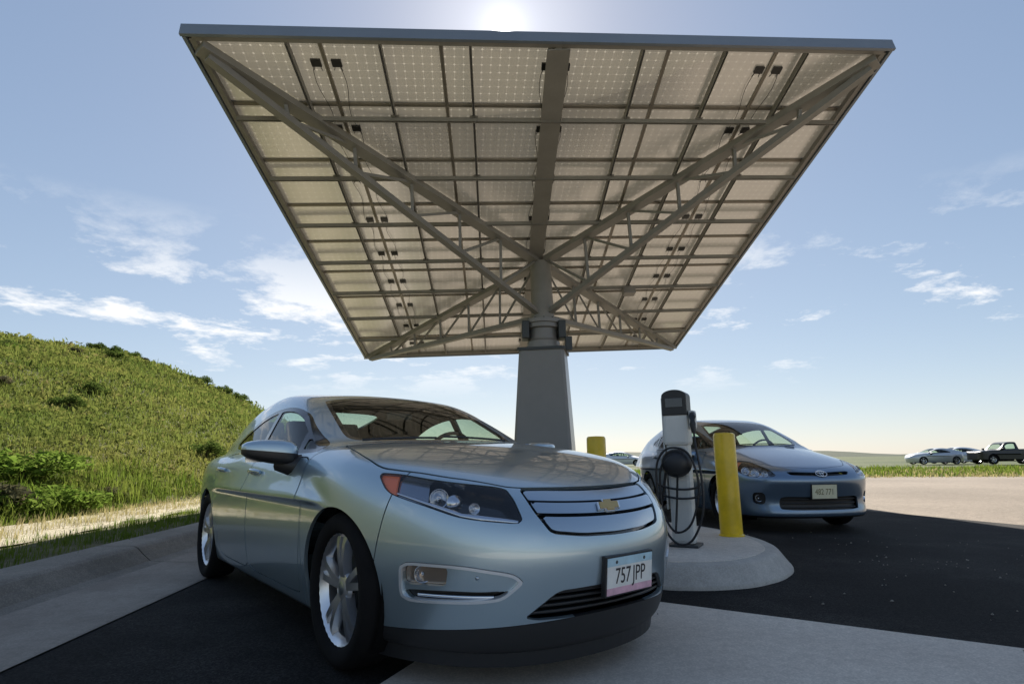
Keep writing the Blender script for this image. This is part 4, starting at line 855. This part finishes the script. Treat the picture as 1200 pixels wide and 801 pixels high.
PS = dict(paint='prius_paint', lo=(-3.72, -1.0, .08), hi=(1.1, 1.0, 1.55), wheels=(2.70, .318, .745, .215), arch=(.335, .335), style='five', belt=1.02, sill=.19, front=prius_front,
    windscreen=[(-.275, 0), (-.295, .2), (-.36, .42), (-.46, .56), (-.55, .60), (-.85, .565), (-1.08, .53), (-1.20, .50), (-1.255, .3), (-1.27, 0)],
    rear_window=[(-2.45, 0), (-2.46, .40), (-2.56, .50), (-3.1, .46), (-3.2, .38), (-3.23, 0)],
    hood=[(.82, 0), (.80, .15), (.70, .44), (.52, .56), (.33, .665), (.10, .72), (-.15, .73), (-.34, .69), (-.40, .60), (-.34, .5), (-.26, .3), (-.222, 0)],
    dlo=[(-.36, 1.0), (-.65, 1.13), (-1.0, 1.275), (-1.3, 1.33), (-1.7, 1.345), (-2.1, 1.32), (-2.5, 1.245), (-2.78, 1.15), (-2.72, 1.08), (-2.3, 1.045), (-1.4, 1.01)],
    panes=[((-.56, .90, -.905, 1.35), (-.1, .9, -.1, 1.3)), ((-1.45, .9, -1.48, 1.4), (-.60, .90, -.945, 1.35)), ((-2.42, .9, -2.42, 1.4), (-1.52, .9, -1.55, 1.4)), ((-3.5, .9, -3.5, 1.4), (-2.47, .9, -2.47, 1.4))],
    fender=[(-.40, .15), (.6, .15), (.6, 1.06), (-.28, 1.06), (-.40, .98), (-.38, .7)],
    door1=[(-.41, .97), (-.39, .75), (-.40, .55), (-.43, .30), (-.45, .235), (-1.46, .235), (-1.46, .5), (-1.44, .99), (-.9, .98)], door2=[(-1.448, .99), (-1.467, .5), (-1.467, .235), (-2.20, .235), (-2.32, .45), (-2.44, .62), (-2.42, 1.02), (-2.1, 1.02)],
    handles=((-1.28, .885), (-2.24, .90)), tail=[(.45, 1.0), (.76, .95), (.78, .72), (.52, .76)], mirror=(-.80, .91, .925))
volt, _ = car('hatchback_car', volt_shape(), VS, (-.1399, 3.3219), -.904464, .0165, 'pale blue-green metallic hatchback car with silver bar grille and gold badge, beside the curb')
prius, _ = car('hatchback_car', prius_shape(), PS, (3.554, 8.004), -1.454, .024, 'slate blue hatchback car with thin dark upper grille, parked beyond the yellow bollard')
# ------------------------------------------------------------------ bollards and charger
def bollard(x, y, label, ztop=1.126, z0=0.1566):
    m = MB(); m.lathe([(.118, 0), (.118, .012), (.1035, .02), (.103, .5), (.1025, ztop-z0-.03), (.098, ztop-z0-.010), (.085, ztop-z0-.001), (.001, ztop-z0+.004)], 40); o = m.build('bollard', 'yellow', sharp=.6); o.location = (x, y, z0)
    return tag(o, label, 'bollard', 'bollards on the island')
bollard(2.08, 5.83, 'yellow bollard standing on the rounded nose of the concrete island')
bollard(.90, 6.42, 'yellow bollard beside the grey column, half hidden behind the pale car hood')
ch = empty('charging_station', (1.46, 5.22, 0.1566), math.radians(-28)); tag(ch, 'grey-white electric car charging pedestal with black head and coiled cable holder', 'charger')
def rbox(name, lo, hi, m, parent, bv, taper=1.): q = MB(); q.box(lo, hi, taper=taper); return q.build(name, m, parent, bevel=bv)
rbox('base_plate', (-.13, -.12, 0), (.13, .12, .02), 'darksteel', ch, .006)
rbox('pedestal', (-.095, -.075, .02), (.095, .075, .98), 'charger_white', ch, .03)
hd = rbox('head', (-.108, -.095, .84), (.108, .09, 1.11), 'charger_white', ch, .03)
m = MB(); n = 15; prof = [(-.108, 1.10)]+[(-.108*math.cos(math.pi*k/n), 1.27+.055*math.sin(math.pi*k/n)) for k in range(n+1)]+[(.108, 1.10)]
V = [(x, y, z) for y in (-.10, .085) for x, z in prof]; k = len(prof); m.add(V, [tuple(range(k)), tuple(range(k, 2*k))[::-1]]+[(i, i+k, (i+1) % k+k, (i+1) % k) for i in range(k)]); hood_ = m.build('display_head', 'black', ch, bevel=.008)
rbox('screen', (-.075, -.104, 1.17), (.075, -.099, 1.25), 'screen', hood_, .002)
rbox('side_strip', (-.122, -.06, .30), (-.109, .06, 1.26), 'charger_white', ch, .004)
rbox('holster', (.109, -.07, .98), (.165, .03, 1.14), 'charger_white', ch, .02)
m = MB(); m.tube([(.15, -.07, 1.10), (.155, -.12, 1.08), (.16, -.15, 1.02), (.165, -.15, .94)], [.028, .03, .027, .018], 10); m.build('connector', 'black', ch)
m = MB(); m.lathe([(.02, -.005), (.115, -.005), (.135, .01), (.14, .06), (.125, .075), (.12, .11), (.06, .13), (.001, .13)], 32, 'y', Matrix.Translation((0, -.085, .69))@Matrix.Diagonal((.92, -1, .85, 1))); m.build('cable_holder', 'black', ch)
def loop(pts, r=.0095): m = MB(); m.tube(cspl(pts), r, 8); return m
def cspl(pts, n=10):
    P = [Vector(p) for p in pts]; out = []
    for i in range(len(P)-1):
        a, b, c, d = P[max(i-1, 0)], P[i], P[i+1], P[min(i+2, len(P)-1)]
        for k in range(n): t = k/n; out.append(.5*((2*b)+(c-a)*t+(2*a-5*b+4*c-d)*t*t+(3*b-a-3*c+d)*t**3))
    return out+[P[-1]]
cable = loop([(.165, -.15, .94), (.18, -.17, .80), (.21, -.19, .55), (.20, -.20, .28), (.10, -.21, .07), (-.03, -.21, .05), (-.14, -.20, .22), (-.165, -.19, .5), (-.15, -.19, .70), (-.06, -.20, .81), (.08, -.20, .80), (.155, -.19, .68), (.18, -.19, .46), (.10, -.19, .20), (-.03, -.18, .13), (-.12, -.18, .27), (-.14, -.18, .48), (-.12, -.19, .66), (-.03, -.20, .76), (.07, -.19, .70)]).build('cable', 'cable', ch)
for z, dx in ((.475, .02), (.40, -.01)):
    loop([(-.20, -.05, z+.07), (-.155, -.13, z+.03), (0, -.155, z), (.14, -.13, z+.01), (.19, -.04, z+.06)]).build('cable_loop', 'cable', ch)
loop([(.02, -.2, .64), (.0, -.16, .5), (-.02, -.15, .3), (-.03, -.19, .12)]).build('cable_drop', 'cable', ch)
# cable plugged into the pale car's left fender
c, s = math.cos(-.904464), math.sin(-.904464)
def vw(x, y, z): return Vector((-.1399+x*c-y*s, 3.3219+x*s+y*c, z))
def cw(x, y, z): a = math.radians(-28); return Vector((1.46+x*math.cos(a)-y*math.sin(a), 5.22+x*math.sin(a)+y*math.cos(a), 0.1566+z))
m = MB(); m.tube(cspl([vw(-.42, .885, .76), vw(-.40, .98, .74), vw(-.30, 1.06, .60), vw(-.1, 1.10, .35), cw(-.34, -.10, .14), cw(-.22, -.10, .10), cw(-.16, -.08, .35), cw(-.10, -.09, .66)]), .0115, 8); o = m.build('plugged_cable', 'cable'); tag(o, 'black charging cable running from the pedestal to the pale car', 'cable')
q = MB(); q.tube([vw(-.42, .868, .765), vw(-.415, .93, .755), vw(-.40, .985, .735)], [.034, .032, .02], 12); q.build('plug', 'black', o)
# ------------------------------------------------------------------ parked cars far off
def pickup_shape():
    zt = Spl([(1.0, .95), (.8, 1.06), (.5, 1.10), (0, 1.13), (-.6, 1.15), (-2, 1.2), (-4.4, 1.22)]); zc = Spl([(-.2, .98), (-.6, 1.16), (-1.0, 1.52), (-1.25, 1.70), (-1.5, 1.77), (-1.8, 1.78), (-2.1, 1.76), (-2.4, 1.70)])
    def F(P):
        x, y, z = P.T; ay = np.abs(y); b = smax(smax(ay-.95+.05*np.clip(z-.9, 0, 1), x-.95+.15*(ay/.9)**4, .15), -4.5-x, .1); b = smax(b, z-zt(x), .10); b = smax(b, .38-z, .06)
        cc = smax(smax((z-zc(x))*.85, ay-(.90-.28*(z-1.1)), .12), -2.12+.12*(z-1.2)-x, .08); return smin(b, smax(cc, .8-z, .05), .04)
    return F
FS = dict(VS); FS['paint'] = 'silver_paint'
fo, _ = car('parked_car', volt_shape(), FS, (35.3, 52.0, .0), math.radians(176), .05, 'silver car parked across the grass strip, nose away from the dark pickup', None, False)
FS = dict(PS); FS['paint'] = 'white_paint'
car('parked_car', prius_shape(), FS, (39.3, 55.0, .0), math.radians(178), .05, 'silver car tucked between the far silver car and the dark pickup', None, False)
FS = dict(PS); FS['paint'] = 'white_paint'
car('parked_car', prius_shape(), FS, (12.9, 62.0, .0), math.radians(-20), .05, 'pale silver car far behind the half hidden bollard', None, False)
KS = dict(VS); KS.update(paint='dark_paint', lo=(-4.7, -1.1, .3), hi=(1.2, 1.1, 1.95), wheels=(3.5, .40, .80, .23), arch=(.45, .45), belt=1.15, sill=.42, mirror=(-.75, 1.12, 1.25),
    windscreen=[(-.62, 0), (-.64, .5), (-.72, .70), (-1.0, .68), (-1.18, .60), (-1.22, 0)], rear_window=[(-2.04, 0), (-2.04, .5), (-2.2, .5), (-2.2, 0)], hood=[(.80, 0), (.75, .5), (.6, .75), (-.3, .78), (-.5, .6), (-.55, 0)],
    dlo=[(-.80, 1.2), (-1.1, 1.5), (-1.35, 1.64), (-1.95, 1.66), (-2.0, 1.22)], panes=[((-3.5, .9, -3.5, 1.8), (-.3, .9, -.3, 1.8))])
car('pickup_truck', pickup_shape(), KS, (38.5, 48.6, .0), math.radians(178), .06, 'dark pickup truck parked at the end of the far row', None, False)
# ------------------------------------------------------------------ vegetation
def tufts(name, m, P, hgt, blades, lean=.35, wid=.035, spread=.12):
    """P: n x 3 root points -> one mesh of thin bent blades"""
    n = len(P)*blades; R = P.repeat(blades, 0)+np.concatenate([rng.normal(size=(n, 2))*np.asarray(spread).repeat(blades)[:, None] if np.ndim(spread) else rng.normal(size=(n, 2))*spread, np.zeros((n, 1))], 1)
    h_ = (np.asarray(hgt).repeat(blades) if np.ndim(hgt) else np.full(n, hgt))*rng.uniform(.55, 1.25, n); a = rng.uniform(0, 6.283, n); d = np.stack([np.cos(a), np.sin(a)], 1); pw_ = np.stack([-d[:, 1], d[:, 0]], 1); wd_ = (np.asarray(wid).repeat(blades) if np.ndim(wid) else np.full(n, wid))*rng.uniform(.6, 1.4, n)
    ln = rng.uniform(.1, 1, n)*lean
    b0 = R.copy(); b0[:, :2] -= pw_*wd_[:, None]/2; b1 = R.copy(); b1[:, :2] += pw_*wd_[:, None]/2; b0[:, 2] -= .03; b1[:, 2] -= .03
    md = R.copy(); md[:, :2] += d*(ln*h_*.35)[:, None]; md[:, 2] += h_*.6; m0 = md.copy(); m1 = md.copy(); m0[:, :2] -= pw_*wd_[:, None]*.38; m1[:, :2] += pw_*wd_[:, None]*.38
    tp = R.copy(); tp[:, :2] += d*(ln*h_)[:, None]; tp[:, 2] += h_
    V = np.stack([b0, b1, m1, m0, tp], 1).reshape(-1, 3); k = np.arange(n)[:, None]*5; T = np.concatenate([k+np.array([[0, 1, 2]]), k+np.array([[0, 2, 3]]), k+np.array([[3, 2, 4]])])
    return link(name, np_mesh(name, V, T, False), m, None, 'stuff')
def on_hill(n, a0, a1, r0, r1, pw_=1.):
    a = rng.uniform(a0, a1, n); r = r0*(r1/r0)**(rng.uniform(0, 1, n)**pw_); x, y = r*np.sin(a), r*np.cos(a); z = hill_h(x, y); k = x < -6.25+.0*y; k &= (x < gx(y)-3.75); return np.stack([x, y, z], 1)[k], r[k]
P, r = on_hill(60000, -1.0, -.25, 7, 66); tufts('hill_grass', 'grass', P, np.clip(.0045*r, .07, .17)*rng.uniform(.5, 1.4, len(r)), 5, .9, np.clip(.0013*r, .010, .07), np.clip(.010*r, .05, .5))
P, r = on_hill(5000, -1.05, -.35, 8, 15); k = r*np.abs(np.sin(np.arctan2(P[:, 0], P[:, 1]))) < 8.2; tufts('lush_grass', 'lush', P[k], rng.uniform(.12, .40, k.sum())*(.6+.5*np.sin(P[k, 1]*1.3)**2), 7, .7, .012, .10)
y = rng.uniform(1, 24, 2600); x = gx(y)-rng.uniform(2.7, 4.1, 2600)**1; tufts('dry_grass', 'dry', np.stack([x, y, np.full(2600, .12)], 1), rng.uniform(.05, .16, 2600), 5, .6, .008, .05)
y = rng.uniform(1, 24, 2600); x = gx(y)-rng.uniform(1.42, 2.4, 2600); tufts('verge_grass', 'lush', np.stack([x, y, np.full(2600, .12)], 1), rng.uniform(.04, .12, 2600), 6, .6, .007, .05)
n = 5200; fx = rng.uniform(4, 48, 2600); fy = 26.0-.17*(fx-4)+rng.uniform(0, 1, 2600)**1.5*14; tufts('dry_field_grass', 'dry', np.stack([fx, fy, np.full(2600, -.05)], 1), rng.uniform(.04, .2, 2600), 5, .7, .05, .35)
n = 5200; t = rng.uniform(0, 1, n); s_ = rng.uniform(0, 1, n); x = 4+t*42; y = 27.6-.17*(x-4)-(x > 30)*0+s_*(17+0*x); tufts('field_grass', 'lush', np.stack([x, y, np.full(n, -.05)], 1), rng.uniform(.06, .24, n)*(1+.6*np.sin(x*.9)*np.sin(y*.7+1)), 5, .6, .045, .30)
P, r = on_hill(5200, -1.0, -.25, 9, 62); nl = 16; n = len(P)*nl; sz = (np.clip(.010*r, .10, .42)*rng.uniform(.5, 1.5, len(r))).repeat(nl); Q0 = P.repeat(nl, 0)+rng.normal(size=(n, 3))*np.stack([sz, sz, sz*.45], 1)*.55; Q0[:, 2] += sz*.25
t_ = rng.normal(size=(n, 3)); t_ /= np.linalg.norm(t_, axis=1)[:, None]; b_ = np.cross(t_, rng.normal(size=(n, 3))); b_ /= np.linalg.norm(b_, axis=1)[:, None]; L_ = (sz*.30*rng.uniform(.6, 1.3, n))[:, None]
link('low_brush', np_mesh('low_brush', np.stack([Q0-t_*L_, Q0+b_*L_*.45, Q0+t_*L_, Q0-b_*L_*.45], 1).reshape(-1, 3), np.arange(n*4).reshape(-1, 4), False), 'brush', None, 'stuff')
# shrubs: leaf clumps on stems
def shrub(kind, leafm, seed, W, H, nl, ls):
    rg = np.random.default_rng(seed); root = empty(kind); nc = 13; cc = []
    for i in range(nc):
        a = rg.uniform(0, 6.28); q = math.sqrt(rg.uniform(0, 1)); cc.append((W*.40*q*math.cos(a), W*.40*q*math.sin(a), H*(.28+.52*rg.uniform(0, 1)*(1-.55*q))))
    cc = np.array(cc); k = rg.integers(0, nc, nl); d = rg.normal(size=(nl, 3)); d /= np.linalg.norm(d, axis=1)[:, None]; rad = W*.17*rg.uniform(.35, 1.15, nl)**.6; P = cc[k]+d*rad[:, None]*np.array([1, 1, .8]); P[:, 2] = np.maximum(P[:, 2], .03)
    nrm = d+rg.normal(size=(nl, 3))*.7; nrm /= np.linalg.norm(nrm, axis=1)[:, None]; t = np.cross(nrm, rg.normal(size=(nl, 3))); t /= np.linalg.norm(t, axis=1)[:, None]; b = np.cross(nrm, t); L = ls*rg.uniform(.6, 1.4, nl)[:, None]
    V = np.stack([P-t*L, P+b*L*.42-t*.1*L, P+t*L, P-b*L*.42-t*.1*L], 1).reshape(-1, 3); Q = np.arange(nl*4).reshape(-1, 4)
    link('foliage', np_mesh('foliage', V, Q, False), leafm, root)
    m = MB(); [m.tube([(0, 0, -.1), (c[0]*.45, c[1]*.45, c[2]*.5), tuple(c)], [.022*W, .014*W, .005*W], 5) for c in cc]; m.build('stems', 'bark', root)
    return root
kinds = [shrub('hill_shrub', 'leaf', 1, 1.2, .9, 1500, .050), shrub('hill_shrub', 'leaf2', 2, 1.3, .8, 1500, .050), shrub('sage_shrub', 'sage', 3, 1.1, .7, 1300, .048)]
def plant(kind, x, y, sc, label, group, first=[0, 0, 0]):
    o = kinds[kind]
    if first[kind]: o = copy_tree(o)
    first[kind] = 1; o.location = (x, y, float(hill_h(np.array([x]), np.array([y]))[0])-.05); o.scale = (sc, sc, sc*random.uniform(.55, .9)); o.rotation_euler = (0, 0, random.uniform(0, 6.28)); tag(o, label, 'shrub', group)
def pol(a, r): a = math.radians(a); return r*math.sin(a), r*math.cos(a)
for a, r, sc, k in ((-41.3, 10.9, 1.1, 2), (-38.9, 11.0, .95, 1), (-36.4, 11.5, .85, 1), (-40.3, 12.6, 1.5, 1), (-34.0, 12.6, .66, 2), (-42.8, 12.0, 1.2, 1)):
    plant(k, *pol(a, r), sc, {1: 'bright green leafy shrub at the foot of the hill behind the gravel', 2: 'brownish sage shrub at the foot of the hill behind the gravel'}[k], 'shrubs at the foot of the hill')
for i in range(13):
    a = random.uniform(-43, -23.5); r = random.uniform(17, 52); k = random.choice((0, 0, 1, 2)); plant(k, *pol(a, r), random.uniform(.45, .8)*(1+r/70), ('dark green shrub dotted over the grassy hillside', 'light green shrub dotted over the grassy hillside', 'brown sage shrub dotted over the grassy hillside')[k], 'shrubs on the hillside')
for i in range(24):
    a = -36+i*.49+random.uniform(-.2, .2); az_ = math.radians(a); rc = 58+9*math.sin(az_*5+1); plant(0, *pol(a, rc-random.uniform(.5, 2.5)), random.uniform(.7, 1.15)*(1 if a < -30 else 1.2), 'dark green shrub growing along the crest of the hill', 'shrubs along the hill crest')
